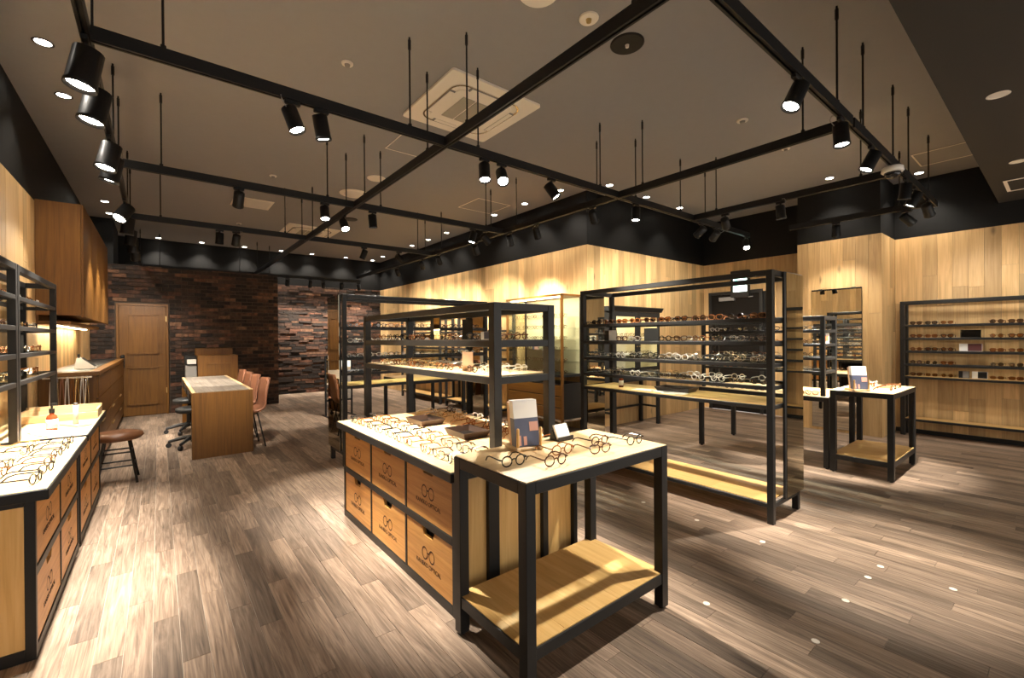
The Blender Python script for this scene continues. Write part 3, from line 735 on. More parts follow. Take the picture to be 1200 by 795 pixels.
def specs_mesh(shape, fr, ln):
    k = (shape, fr, ln)
    if k not in SPC:
        r = .0020 if fr in ('gold', 'silver') else .0036
        mb = MB(); specs_front(mb, shape, r); specs_temple(mb, -1, r); specs_temple(mb, 1, r); mb.k = 1; specs_lens(mb, shape, -.0335); specs_lens(mb, shape, .0335)
        SPC[k] = mb.mesh('spectacles', [FR[fr], LN[ln]])
    return SPC[k]
SPP = {}
def specs(x, y, z, rz, fr, shape, ln, where, group, full=False):
    name = 'eyeglasses' if ln == 'eye' else 'sunglasses'
    lab = f'{fr} {shape} {name} {where}'
    if not full:
        o = bpy.data.objects.new(name, specs_mesh(shape, fr, ln)); COL.objects.link(o)
        tag(o, lab, name, group)
    else:
        k = (shape, fr, ln)
        if k not in SPP:
            r = .0018 if fr in ('gold', 'silver') else .0031
            P = []
            mb = MB(); specs_front(mb, shape, r); P.append(('front_frame', mb.mesh('front_frame', FR[fr])))
            for s in (-1, 1):
                mb = MB(); specs_temple(mb, s, r); P.append(('temple', mb.mesh('temple', FR[fr])))
                mb = MB(); specs_lens(mb, shape, s*.0335); P.append(('lens', mb.mesh('lens', LN[ln])))
            SPP[k] = P
        o = thing(name, lab, name, (0, 0, 0), group)
        for nm, me in SPP[k]: c = bpy.data.objects.new(nm, me); COL.objects.link(c); c.parent = o
    o.location = (x, y, z); o.rotation_euler = (0, 0, rz)
    return o
def pick(pal): return R_.choice(pal)
DARK = ['black', 'black', 'black', 'tortoiseshell', 'tortoiseshell', 'amber']
LITE = ['silver', 'gold', 'clear', 'clear', 'black', 'silver']
WARMP = ['amber', 'tortoiseshell', 'amber', 'gold', 'clear']
SH = ['round', 'panto', 'square']
FACE = {'-X': -PI/2, '+X': PI/2, '-Y': 0, '+Y': PI}
def row(axis, lo, hi, n, cross, z, face, pal, where, group, lens=('eye',), jit=.008, skip=()):
    for i in range(n):
        if i in skip: continue
        a = lo+(hi-lo)*(i+.5)/n+R_.uniform(-jit, jit)
        x, y = (cross, a) if axis == 'Y' else (a, cross)
        specs(x+R_.uniform(-jit, jit), y, z, FACE[face]+R_.uniform(-.1, .1), pick(pal), pick(SH), pick(lens), where.format(ORD[i]), group)
# front table: six pairs
for i, (x, y) in enumerate(((1.20, 1.50), (1.347, 1.39), (1.497, 1.50), (1.648, 1.395), (1.774, 1.505), (1.925, 1.40))):
    specs(x, y, TH+.005, -.12+R_.uniform(-.08, .08), ['black', 'tortoiseshell', 'amber', 'tortoiseshell', 'tortoiseshell', 'black'][i], 'round' if i != 3 else 'panto', 'eye', f'on the nearest table, {ORD[i]} from its left end', 'glasses on the nearest table', True)
# island top, left half and right half
ILX = [(x_+R_.uniform(-.006, .006), y_+.03*(x_ > 1.2)+R_.uniform(-.006, .006)) for x_, y_ in [(a_, b_) for b_ in (1.96, 2.115, 2.27, 2.50, 2.655, 2.81, 2.965, 3.15, 3.305, 3.46) for a_ in (1.175, 1.335)]]
for i, (x, y) in enumerate(ILX):
    q, w = (i, 'near third') if i < 6 else (i-6, 'middle third') if i < 14 else (i-14, 'far third')
    specs(x, y, .753, -PI/2+R_.uniform(-.06, .06), pick(DARK), pick(SH[:2]), 'eye', f'{ORD[q]} in the {w} of island top, drawer side', 'glasses on the island top', i < 15)
k = 0
for x in (1.99, 1.84):
    for j in range(7):
        specs(x-.02*(j % 2), 2.12+.205*j+.05*(x < 1.9), .753, PI/2+R_.uniform(-.15, .15), pick(WARMP), pick(SH[:2]), 'eye', f"{ORD[j]} in the {'outer' if x > 1.95 else 'inner'} row, far half of island", 'glasses on the island top')
# island rack
row('Y', 2.2, 4.0, 12, 1.60, 1.388, '-X', WARMP+DARK, '{} from front on upper shelf of island rack', 'glasses on the island rack', skip=(0, 2, 5))
row('Y', 2.2, 4.0, 10, 1.91, 1.388, '+X', DARK, '{} from front on upper shelf, back row, island rack', 'glasses on the island rack')
row('Y', 2.2, 4.0, 12, 1.60, 1.174, '-X', WARMP, '{} from front on wooden shelf of island rack', 'glasses on the island rack', skip=(2,))
row('Y', 2.2, 4.0, 9, 1.91, 1.174, '+X', LITE, '{} from front on wooden shelf, back row, island rack', 'glasses on the island rack')
# tall rack R
for z, nm, pal in ((1.534, 'top', DARK), (1.359, 'second', DARK+LITE), (1.193, 'third', LITE), (1.025, 'fourth', LITE)):
    row('Y', RY0+.06, RY1-.06, 11, RX0+.09, z, '-X', pal, '{} from near end, '+nm+' shelf, rack before dark door', 'glasses on the rack before the dark door', lens=('brown', 'smoke') if nm == 'top' else ('eye',), skip=(6, 9) if nm == 'second' else ())
    row('Y', RY0+.10, RY1-.10, 8, RX1-.12, z, '+X', pal, '{} in back row, '+nm+' shelf, rack before dark door', 'glasses on the rack before the dark door')
# far tall rack F
for z, nm, pal in ((1.534, 'top', DARK), (1.359, 'second', LITE), (1.193, 'third', LITE), (1.025, 'fourth', LITE)):
    row('X', FX0+.06, FX1-.06, 11, FY0+.09, z, '-Y', pal, '{} from left, '+nm+' shelf of rack by consulting desk', 'glasses on the rack by the desk')
# rack on second island and its tables
for z, nm in ((1.461, 'top'), (1.311, 'second'), (1.166, 'third'), (1.021, 'lowest')):
    row('Y', 1.70, 2.9, 7, 5.54, z, '-X', DARK+LITE, '{} from front, '+nm+' shelf of rack by pale column', 'glasses on the rack by the column')
row('Y', 1.66, 2.9, 7, 5.54, .755, '-X', WARMP, '{} from front on counter table by pale column', 'glasses by the column')
for i, (x, y) in enumerate(((5.74, 1.11), (5.91, 1.11), (6.08, 1.11), (5.83, 1.31), (6.0, 1.31), (6.22, 1.34))): specs(x, y, TH+.005, R_.uniform(-.1, .1), ['amber', 'tortoiseshell', 'amber', 'gold', 'amber', 'clear'][i], 'round', 'eye', f'{ORD[i]} on the end table by pale column', 'glasses by the column')
# left counter top
k = 0
for j, x in enumerate((-.44, -.60, -.76)):
    for i in range(6):
        specs(x+R_.uniform(-.008, .008), 2.95+.19*i+.02*j, .752, PI/2-.25+R_.uniform(-.08, .08), pick(['black', 'tortoiseshell', 'black', 'gold']), pick(SH[:2]), 'eye', f"{ORD[i]} from near end, {['aisle', 'middle', 'wall'][j]} row on nearest left counter", 'glasses on the left counter', True)
for z, nm in ((1.693, 'top'), (1.499, 'second'), (1.319, 'third'), (1.14, 'lowest')):
    row('Y', 4.27, 5.46, 7, -.79, z, '+X', DARK+WARMP+LITE, '{} from near end, '+nm+' shelf of second left rack', 'glasses on the left racks', skip=(3,) if nm == 'third' else ())
    row('Y', 3.55, 4.10, 3, -.79, z, '+X', DARK+LITE, '{} from near end, '+nm+' shelf of nearest left rack', 'glasses on the left racks')
# right wall rack sunglasses
for li, (z, nm) in enumerate(((1.539, 'top'), (1.359, 'second'), (1.178, 'third'), (.996, 'fourth'), (.828, 'wooden'))):
    ys = [1.33, 1.175, 1.02, .57, .41, .25]
    for i, y in enumerate(ys):
        specs(8.24, y, z, -PI/2, pick(['tortoiseshell', 'black', 'gold', 'amber']), pick(['panto', 'square', 'round']), ['smoke', 'brown', 'brown', 'smoke', 'brown'][li] if i != 2 else 'brown', f'{ORD[i]} from left, {nm} shelf of right wall rack', 'sunglasses on the right wall rack')
# showcase and long wall racks: rows too small to tell apart
def stuff_row(name, lst, label):
    mb = MB()
    for (x, y, z, a, r) in lst:
        q = MB(); specs_front(q, 'round', .003); c, s = math.cos(a), math.sin(a)
        o = len(mb.v); mb.v += [(x+c*u-s*v, y+s*u+c*v, z+w) for u, v, w in q.v]; mb.f += [tuple(i+o for i in f) for f in q.f]; mb.m += q.m
    o = obj(name, mb, 'frame_tortoise'); tag(o, label, 'eyeglasses', kind='stuff')
stuff_row('far_eyeglasses', [(vx0+.12+.14*(k % 2), vy0+.12+.105*k, z, -PI/2, 0) for z in (.853, 1.029, 1.209, 1.369, 1.539, 1.709) for k in range(11) if not (z == 1.209 and k in (4, 5, 6))], 'small eyeglasses in rows inside the lit glass showcase')
stuff_row('far_eyeglasses', [(4.70, y0+.16*k, z, -PI/2, 0) for y0 in (6.25, 8.35) for z in (1.534, 1.359, 1.193, 1.025, .886) for k in range(11)], 'distant eyeglasses lined up on the two long wall racks')
stuff_row('far_eyeglasses', [(bx0+.1+.11*k, by0+.14, z, 0, 0) for z in (.862, 1.129, 1.409) for k in range(10)], 'distant eyeglasses on shelves inside the black glazed cabinet')

# ------------------------------------------------------------------ small things
def leaflet_stand(label, x, y, z, rz):
    """wooden leaflet stand with uprights holding a stack of brochures that lean back"""
    t = thing('leaflet_stand', label, 'leaflet stand', (0, 0, 0))
    obj('base', MB().bev(-.062, -.042, -.07, .085, 0, .016).bev(.042, .062, -.07, .085, 0, .016), 'maple_lit_y', t)
    obj('cross_bar', bv(-.042, .042, -.062, -.046, 0, .014), 'maple_lit_x', t); obj('cross_bar', bv(-.042, .042, .05, .066, 0, .014), 'maple_lit_x', t)
    for s in (-1, 1): obj('upright', bv(s*.052-.006, s*.052+.006, -.066, -.054, .016, .095), 'maple_z', t)
    b = thing('brochure', label.replace('stand holding', 'brochures in').replace('wooden leaflet', 'printed'), 'brochure')
    def leaf(nm, y0, y1, mat, z0=.014, z1=.20, x0=-.055, x1=.055):
        lean = .18
        q = MB().add([(x0, y0+z0*lean, z0), (x1, y0+z0*lean, z0), (x1, y1+z0*lean, z0), (x0, y1+z0*lean, z0), (x0, y0+z1*lean, z1), (x1, y0+z1*lean, z1), (x1, y1+z1*lean, z1), (x0, y1+z1*lean, z1)], [(0,3,2,1),(4,5,6,7),(0,1,5,4),(1,2,6,5),(2,3,7,6),(3,0,4,7)])
        return obj(nm, q, mat, b)
    leaf('pages', -.05, -.012, 'print_navy', z1=.128); leaf('pages_top', -.05, -.012, 'paper_white', z0=.128)
    leaf('cover', -.0515, -.0505, 'print_navy', .015, .127); 
    leaf('printed_hand', -.053, -.052, 'skin_print', .075, .112, .012, .052); leaf('printed_hand', -.053, -.052, 'skin_print', .02, .06, -.05, -.03); leaf('printed_hand', -.053, -.052, 'skin_print', .02, .055, -.018, -.004)
    leaf('pages_back', -.010, .014, 'paper_tan', z1=.19)
    for o in (t, b): o.scale = (1.2, 1.2, 1.2); o.location = (x, y, z+ (0 if o is t else .001)); o.rotation_euler = (0, 0, rz)
    return t, b
t_, b_ = leaflet_stand('wooden leaflet stand holding stack on the nearest table', 1.44, 1.725, TH+.005, -.25)
t_['label'] = 'small wooden leaflet stand on the nearest table'; b_['label'] = 'stack of white and navy brochures on the nearest table'
t_, b_ = leaflet_stand('x', 5.50, 1.33, TH+.005, -.9)
t_['label'] = 'small wooden leaflet stand on the end table by column'; b_['label'] = 'stack of brochures on the end table by pale column'
ch = thing('card_holder', 'black card holder with white cards on the nearest table', 'card holder', (1.715, 1.72, TH+.005))
def cardh(mb): return local(mb, (1.715, 1.72, TH+.005))
obj('base', cardh(MB().prism([(-.03, 0), (.045, 0), (.03, .055), (.025, .055), (.0, .008), (-.024, .008), (-.024, .022), (-.03, .022)], -.055, .055, 'X')), BM, ch)
q = MB().add([(-.047, -.018, .009), (.047, -.018, .009), (.047, .018, .082), (-.047, .018, .082), (-.047, -.004, .009), (.047, -.004, .009), (.047, .030, .078), (-.047, .030, .078)], [(0,1,2,3),(7,6,5,4),(0,4,5,1),(1,5,6,2),(2,6,7,3),(3,7,4,0)])
obj('cards', cardh(q), 'paper_white', ch)
# leather trays on the island
def tray(label, x, y, z, rz, sx=.20, sy=.27):
    t = thing('leather_tray', label, 'tray', (0, 0, 0), 'brown leather trays')
    o1 = [(-.42, -.42), (.42, -.42), (.42, .42), (-.42, .42)]; o2 = [(-.5, -.5), (.5, -.5), (.5, .5), (-.5, .5)]
    v = [(a*sx, b*sy, 0) for a, b in o1]+[(a*sx, b*sy, .042) for a, b in o2]+[(a*sx*.94, b*sy*.94, .042) for a, b in o2]+[(a*sx*.94, b*sy*.94, .006) for a, b in o1]
    f = [(3, 2, 1, 0)]+[(i, (i+1) % 4, 4+(i+1) % 4, 4+i) for i in range(4)]+[(4+i, 4+(i+1) % 4, 8+(i+1) % 4, 8+i) for i in range(4)]+[(8+i, 8+(i+1) % 4, 12+(i+1) % 4, 12+i) for i in range(4)]+[(12, 13, 14, 15)]
    obj('tray_shell', MB().add(v, f), 'tray_leather', t); obj('liner', bx(-.36*sx, .36*sx, -.36*sy, .36*sy, .0062, .008), 'dark_ply', t)
    t.location = (x, y, z); t.rotation_euler = (0, 0, rz)
tray('farther brown leather tray on the middle of the island', 1.585, 3.06, .752, 0); tray('nearer brown leather tray on the middle of the island', 1.60, 2.50, .752, -.04)
tray('brown leather tray on wooden shelf of the rack before dark door', 3.80, 2.30, .885, .1, .22, .34)
def bottle(label, x, y, z, s=1.0):
    t = thing('pump_bottle', label, 'bottle', (x, y, z))
    def L(mb): return local(MBscale(mb, s), (x, y, z))
    obj('body', L(MB().lathe([(.021, 0), (.024, .004), (.024, .075), (.020, .088), (.010, .095), (.010, .105)], 16)), 'bottle_amber', t, True)
    obj('label_wrap', L(MB().lathe([(.0245, .018), (.0245, .068)], 16)), 'paper_white', t, True)
    obj('cap', L(MB().cyl((0, 0, .105), (0, 0, .128), .012).cyl((0, 0, .128), (0, 0, .15), .005).box(-.006, .022, -.005, .005, .148, .158)), BM, t)
def MBscale(mb, s): mb.v = [(a*s, b*s, c*s) for a, b, c in mb.v]; return mb
bottle('amber pump bottle with white label on second left counter', -.60, 4.52, .757, 1.25)
bottle('amber bottle with white label on rack before dark door', 3.70, 2.86, .885, 1.0)
# catalogues on the wooden shelf of the rack
for i, (x, y, a) in enumerate(((3.66, 2.56, .2), (3.70, 2.40, -.1), (3.64, 2.22, .05))):
    o = obj('catalogue', bx(-.07, .07, -.1, .1, 0, .004), 'paper_white'); o.location = (x, y, .8851); o.rotation_euler = (0, 0, a)
    tag(o, ['farthest white leaflet on wooden shelf of rack before door', 'middle white leaflet on wooden shelf of rack before door', 'nearest white leaflet on wooden shelf of rack before door'][i], 'leaflet', 'leaflets on the rack')
# cards and signs standing on shelves
def card(label, x, y, z, w, h, face, mat, name='sign_card', mat2=None):
    t = thing(name, label, 'sign', (x, y, z))
    d = .008
    if face in ('-X', '+X'):
        s = -1 if face == '-X' else 1
        obj('card_face', bx(x, x+s*.004, y-w/2, y+w/2, z, z+h), mat, t); obj('easel', MB().prism([(x, z), (x-s*.05, z), (x, z+h*.8)], y-.01, y+.01, 'Y'), BM, t)
        if mat2: obj('print', bx(x+s*.004, x+s*.005, y-w*.5+.004, y+w*.12, z+.004, z+h*.98), mat2, t)
    else:
        obj('card_face', bx(x-w/2, x+w/2, y-.004, y, z, z+h), mat, t); obj('easel', MB().prism([(y, z), (y+.05, z), (y, z+h*.8)], x-.01, x+.01, 'X'), BM, t)
        if mat2: obj('print', bx(x-w*.35, x+w*.35, y-.005, y-.004, z+h*.25, z+h*.75), mat2, t)
    return t
card('dark square sign on upper shelf of island rack', 1.66, 2.575, 1.388, .13, .14, '-X', 'dark_ply')
card('copper square card on wooden shelf of island rack', 1.66, 2.575, 1.174, .13, .13, '-X', 'paper_tan')
card('white price card on upper shelf of island rack', 1.60, 2.275, 1.388, .09, .05, '-X', 'paper_white', mat2='print_navy')
card('white framed desk mirror on upper shelf of island rack', 1.66, 3.025, 1.388, .15, .17, '-X', 'black_metal', 'desk_mirror', 'mirror')
card('black framed picture on second shelf of rack before door', 3.66, 2.957, 1.359, .16, .11, '-X', 'black_metal', mat2='paper_white')
card('plain black sign on second shelf of rack before door', 3.66, 2.471, 1.359, .16, .12, '-X', 'black_metal')
card('narrow black sign on third shelf of second left rack', -.80, 4.865, 1.319, .07, .13, '+X', 'black_metal')
card('small white and red sign on rack by pale column', 5.60, 1.625, 1.311, .16, .11, '-Y', 'paper_white', mat2='print_rust')
card('clear desk mirror on second shelf of right wall rack', 8.24, .80, 1.359, .19, .10, '-X', 'mirror', 'desk_mirror')
card('maroon and white advert card on right wall rack', 8.24, .80, 1.178, .21, .10, '-X', 'paper_white', mat2='print_maroon')
card('black and white card on wooden shelf of right wall rack', 8.23, .86, .828, .10, .09, '-X', 'black_metal', mat2='grey_plastic')
card('white boxed display on wooden shelf of right wall rack', 8.25, .72, .828, .14, .09, '-X', 'paper_white', mat2='black_metal')
card('purple floral picture card in the lit showcase', vx0+.1, 5.25, 1.209, .14, .12, '-X', 'print_navy', mat2='skin_print')
card('slanted white price sheet on the nearest left counter', -.80, 4.09, .752, .12, .15, '+X', 'paper_white')
# shallow maple display box and leaflets on the second left counter
bxo = thing('display_box', 'open maple display box at the far end of left counter', 'box', (-.62, 5.2, .757))
for a in ((-.86, -.40, 5.36, 5.375, .09), (-.86, -.40, 5.02, 5.035, .055), (-.86, -.845, 5.035, 5.36, .075), (-.415, -.40, 5.035, 5.36, .075)): obj('side', bx(a[0], a[1], a[2], a[3], .757, .757+a[4]), 'maple_lit_x', bxo)
obj('floor_panel', bx(-.845, -.415, 5.035, 5.36, .757, .765), 'paper_white', bxo)
for i in range(3):
    o = obj('case_sheet', bx(-.13, .13, -.04, .04, 0, .012), ['paper_white', 'paper_tan', 'paper_white'][i]); o.location = (-.63, 5.09+.1*i, .766); o.rotation_euler = (0, 0, .04*i)
    tag(o, ['front white glasses case sheet in the maple box', 'middle tan glasses case sheet in the maple box', 'rear white glasses case sheet in the maple box'][i], 'case', 'sheets in the maple box')
for i, (y, a, m_) in enumerate(((4.36, .5, 'paper_white'), (4.44, .62, 'paper_white'), (4.62, .55, 'paper_tan'))):
    o = obj('leaflet', bx(-.045, .045, -.11, .11, 0, .006), m_); o.location = (-.60-.03*i if i < 2 else -.50, y+.1*(i == 2), .7575+.007*(i == 1)); o.rotation_euler = (0, 0, a)
    tag(o, ['lower white leaflet beside the amber bottle on left counter', 'upper white leaflet beside the amber bottle on left counter', 'tan leaflet nearer the aisle on second left counter'][i], 'leaflet')
tt = thing('test_tube', 'clear slim tube standing behind the amber bottle', 'bottle', (-.50, 4.72, .757))
obj('glass_tube', local(MB().cyl((0, 0, 0), (0, 0, .15), .016, n=14), (-.50, 4.72, .757)), 'frame_crystal', tt, True); obj('stopper', local(MB().cyl((0, 0, .15), (0, 0, .168), .013, n=12), (-.50, 4.72, .757)), 'grey_plastic', tt)
# reception terminal, chains hanging at the counter end
tm = thing('payment_terminal', 'white wedge shaped till screen on the reception counter', 'till', (-.70, 7.15, 1.079))
obj('wedge', MB().prism([(-.76, 1.079), (-.58, 1.079), (-.585, 1.095), (-.70, 1.20), (-.735, 1.20)], 7.05, 7.27, 'Y'), 'white_plastic', tm)
obj('screen', MB().add([(-.584, 7.06, 1.098), (-.584, 7.26, 1.098), (-.697, 7.26, 1.202), (-.697, 7.06, 1.202)], [(0, 1, 2, 3)]), 'black_metal', tm); obj('antenna', MB().cyl((-.72, 7.08, 1.2), (-.72, 7.08, 1.245), .010), BM, tm)
cols = ['frame_silver', 'frame_crystal', 'frame_gold', 'frame_amber', 'frame_crystal', 'leather_tan', 'frame_silver', 'frame_crystal']
hb = obj('chain_rail', MB().box(XL+.04, -.55, 6.36, 6.385, 1.015, 1.03).box(-.60, -.58, 6.38, 6.40, 1.01, 1.03), 'chrome'); tag(hb, 'thin rail of glasses chains on the reception counter end', 'rail')
for i in range(8):
    x = -.585-.037*i; L = R_.uniform(.34, .46)
    o = obj('glasses_chain', MB().tube([(x-.004, 6.372, 1.03), (x-.008, 6.352, .98), (x-.016, 6.35, 1.0-L*.6), (x-.010, 6.35, 1.0-L), (x+.010, 6.35, 1.0-L), (x+.014, 6.35, 1.0-L*.6), (x+.006, 6.352, .98), (x+.004, 6.372, 1.03)], .005, 5, False), cols[i])
    tag(o, f"{['silver', 'clear', 'gold', 'amber', 'white', 'pink', 'steel', 'pale'][i]} glasses chain, {ORD[i]} from right on the counter end", 'chain', 'glasses chains')
# free standing mirror frame by the bricks
fm = thing('floor_mirror', 'black framed floor mirror stand before the rough brick wall', 'mirror', (2.40, 8.3, 0))
for x in (2.32, 2.78): obj('upright', bv(x, x+.03, 8.29, 8.32, 0, 1.10), BM, fm); obj('foot', bv(x, x+.03, 8.1, 8.5, 0, .02), BM, fm)
obj('mirror_pane', bx(2.35, 2.78, 8.30, 8.31, .3, 1.08), 'mirror', fm); obj('cross_bar', MB().box(2.35, 2.78, 8.29, 8.32, 1.08, 1.10).box(2.35, 2.78, 8.29, 8.32, .27, .30), BM, fm)
# pale floor studs in front of the racks
for i, (x, y) in enumerate(((2.232, 1.186), (2.341, .727), (2.822, .738), (3.192, .728), (3.401, .714), (3.401, .401), (3.198, 1.301), (3.191, 1.768), (3.191, 2.244))):
    o = obj('floor_stud', local(MB().lathe([(.017, 0), (.017, .0012), (.014, .0022)], 18), (0, 0, 0)), 'panel_white'); o.location = (x, y, .0001)
    tag(o, f'small pale round floor stud, {ORD[i]} of the scattered nine', 'floor stud', 'pale floor studs')

# ------------------------------------------------------------------ lighting rails
RZ0, RZ1 = 2.878, 2.948
RAILS = [  # axis, constant, from, to, where, rods at
 ('Y', -.27, 1.2, 11.7, 'along the left side above the logo counters', None),
 ('Y', 1.75, .2, 11.7, 'running over the middle of the drawer island', None),
 ('Y', 3.86, .97, 11.0, 'running over the tall rack before dark door', None),
 ('Y', 5.37, .97, 3.03, 'short cross rail over the column table', None),
 ('Y', 6.95, .985, 2.45, 'short rail close in front of pale column', None),
 ('X', .965, 1.2, 7.05, 'parallel to the soffit, nearest the shop front', None),
 ('X', 3.0, -.27, 6.95, 'crossing above the drawer island and tall rack', None),
 ('X', 5.03, -.27, 3.86, 'crossing between consulting desk and far rack', None),
 ('X', 7.1, -.27, 3.86, 'crossing above the consulting desk', None),
 ('X', 11.7, -.4, 4.2, 'farthest, crossing in front of the back wall', None)]
for axis, c, a, b, where, _ in RAILS:
    t = thing('light_rail', 'black lighting rail '+where, 'light rail', ((c, a, RZ0) if axis == 'Y' else (a, c, RZ0)), 'black lighting rails')
    w = .019; z0, z1 = (RZ0, RZ1) if axis == 'X' else (RZ0+.001, RZ1+.001)
    others = [r[1] for r in RAILS if r[0] != axis and r[2]-.05 <= c <= r[3]+.05 and a-.05 <= r[1] <= b+.05]
    # a crossing rail is interrupted at the Y rails
    cuts = [a]+sorted(o for o in others if axis == 'X' and a+.05 < o < b-.05)+[b]
    for i in range(len(cuts)-1):
        p, q = cuts[i]+(.02 if axis == 'X' and cuts[i] in others else 0), cuts[i+1]-(.02 if axis == 'X' and cuts[i+1] in others else 0)
        mb = MB()
        if axis == 'Y': mb.box(c-w, c+w, p, q, z0+.014, z1).box(c-w, c-w*.35, p, q, z0, z0+.014).box(c+w*.35, c+w, p, q, z0, z0+.014)
        else: mb.box(p, q, c-w, c+w, z0+.014, z1).box(p, q, c-w, c-w*.35, z0, z0+.014).box(p, q, c+w*.35, c+w, z0, z0+.014)
        obj('rail_profile', mb, 'rail_black', t)
    for o in others:
        for d in (-.3, .3):
            p = o+d
            if p < a+.05 or p > b-.02: continue
            x, y = (c, p) if axis == 'Y' else (p, c)
            if y < YF+.03: continue
            r = obj('hanger_rod', MB().cyl((x, y, z1), (x, y, CE-.001), .0065, n=6).cyl((x, y, z1), (x, y, z1+.02), .014, n=6), 'rail_black', t)
            obj('rod_sleeve', MB().cyl((x, y, CE-.09), (x, y, CE-.02), .011, n=6), 'rail_black', r)

# track spotlights
def spot_head():
    t = thing('track_spotlight', 'x', 'spotlight', (0, 0, 0))
    obj('adapter', bv(-.045, .045, -.014, .014, -.025, 0, b=.003), 'rail_black', t)
    obj('neck', MB().cyl((0, 0, -.075), (0, 0, -.02), .011, n=8), 'rail_black', t)
    return t
HEAD_B = MB().lathe([(.028, .066), (.046, .06), (.047, -.07), (.050, -.074), (.050, -.088), (.046, -.088), (.042, -.072), (.0005, -.072)], 20)
HEAD_B.sm = True; HEAD_M = HEAD_B.mesh('head', 'rail_black')
FACE_M = MB().lathe([(.0001, -.0745), (.0405, -.0745), (.0405, -.0735), (.0001, -.0735)], 20).mesh('lamp_face', 'spot_face')
CABLE = MB().tube([(.045, 0, .05), (.075, 0, .085), (.06, 0, .12), (.03, 0, .125)], .003, 4).mesh('cable', 'grey_plastic')
SP_PROTO = []
def spot(x, y, target, where, w=1.0, cone=40, cable=False, hs=1.0):
    if not SP_PROTO: SP_PROTO.append(spot_head()); t = SP_PROTO[0]
    else:
        src = SP_PROTO[0]; t = src.copy(); COL.objects.link(t)
        for ch in src.children:
            if ch.name.startswith(('adapter', 'neck')): c = ch.copy(); COL.objects.link(c); c.parent = t
    t.location = (x, y, RZ0); t.rotation_euler = (0, 0, 0)
    for ch in t.children:
        if ch.name.startswith('adapter'): ch.rotation_euler = (0, 0, PI/2 if any(a_ == 'Y' and abs(c_-x) < .01 for a_, c_, *_r in RAILS) else 0)
    t['label'] = 'black track spotlight '+where; t['group'] = 'black track spotlights'
    piv = Vector((0, 0, -.105*hs)); d = (Vector(target)-(Vector((x, y, RZ0))+piv)).normalized()
    rot = (-d).to_track_quat('Z', 'Y')
    h = bpy.data.objects.new('head', HEAD_M); COL.objects.link(h); h.parent = t; h.location = piv; h.rotation_mode = 'QUATERNION'; h.rotation_quaternion = rot; h.scale = (hs, hs, hs)
    f = bpy.data.objects.new('lamp_face', FACE_M); COL.objects.link(f); f.parent = h
    if cable: c = bpy.data.objects.new('cable', CABLE); COL.objects.link(c); c.parent = h
    ld = bpy.data.lights.new('spot_beam', 'SPOT'); ld.energy = SPOT_W*w; ld.color = WARM; ld.spot_size = math.radians(cone); ld.spot_blend = .8; ld.shadow_soft_size = .03
    lo = bpy.data.objects.new('spot_beam', ld); COL.objects.link(lo); lo.parent = h; lo.location = (0, 0, -.092)
W_ = 'on the left rail, '
for i, (y, tg, w) in enumerate(((2.99, (-.62, 2.9, .75), .72), (3.44, (-.64, 3.3, .75), .95), (4.32, (-.66, 4.0, .75), 1.1), (4.62, (-.66, 4.75, .75), 1.1), (6.16, (-.9, 5.4, 1.5), .12), (6.81, (-.5, 7.0, 1.0), .22), (7.54, (-.5, 8.0, 1.0), .22), (8.12, (-.2, 9.2, .0), .35), (8.99, (-.3, 10.4, 1.2), .2))):
    spot(-.27, y, tg, W_+ORD[i]+' from the camera', w, cable=i in (2, 3), hs=1.3, cone=(56, 54, 50, 50)[i] if i < 4 else 78)
for i, (x, tg, w) in enumerate(((.66, (1.28, 2.55, .75), 1.3), (.83, (1.25, 3.2, .75), 1.3), (2.11, (1.85, 2.5, .75), 1.2), (2.29, (1.65, 1.62, .84), .9), (2.87, (3.7, 2.1, 1.0), 1.0), (4.16, (3.9, 2.9, .9), .9), (5.56, (5.9, 4.4, 2.0), .13), (5.94, (7.0, 4.4, 2.0), .13), (6.86, (5.8, 2.3, .8), .9))):
    spot(x, 3.0, tg, 'on rail crossing the drawer island, '+ORD[i]+' from left', w, cable=i in (0, 7), cone=(42, 42, 40, 40)[i] if i in (0, 1, 2, 3) else 44 if i in (4, 5, 8) else 75)
for i, (x, tg, w) in enumerate(((.62, (.6, 6.9, .78), .7), (1.42, (1.35, 4.2, .3), .7), (1.95, (2.1, 5.1, 1.3), 1.0), (3.34, (2.9, 5.1, 1.2), .9), (3.54, (4.9, 5.3, 1.9), .9))):
    spot(x, 5.03, tg, 'on rail before the far rack, '+ORD[i]+' from left', w)
spot(1.75, 5.42, (1.85, 4.0, .75), 'on the middle rail just beyond the far rack crossing', .6)
for i, (x, tg, w) in enumerate(((.65, (.6, 7.6, .78), .6), (.84, (.7, 8.6, .78), .6), (2.61, (1.9, 8.3, 0), .6), (3.21, (4.9, 7.3, 1.4), .9))):
    spot(x, 7.1, tg, 'on rail above the consulting desk, '+ORD[i]+' from left', w, cable=i == 1)
for i, (x, tg, w) in enumerate(((.72, (.2, 10.7, 1.2), .35), (.92, (1.0, 10.6, .9), .35), (1.67, (1.6, 10.6, .8), .25), (2.43, (2.5, 12.4, 1.4), .8), (2.95, (3.0, 12.4, 1.4), .8), (3.25, (3.5, 12.4, 1.2), .8), (3.7, (3.9, 12.4, 1.4), .8), (4.15, (4.6, 12.4, 1.4), .8))):
    spot(x, 11.7, tg, 'on the farthest rail, '+ORD[i]+' from left', w*.28, cone=74)
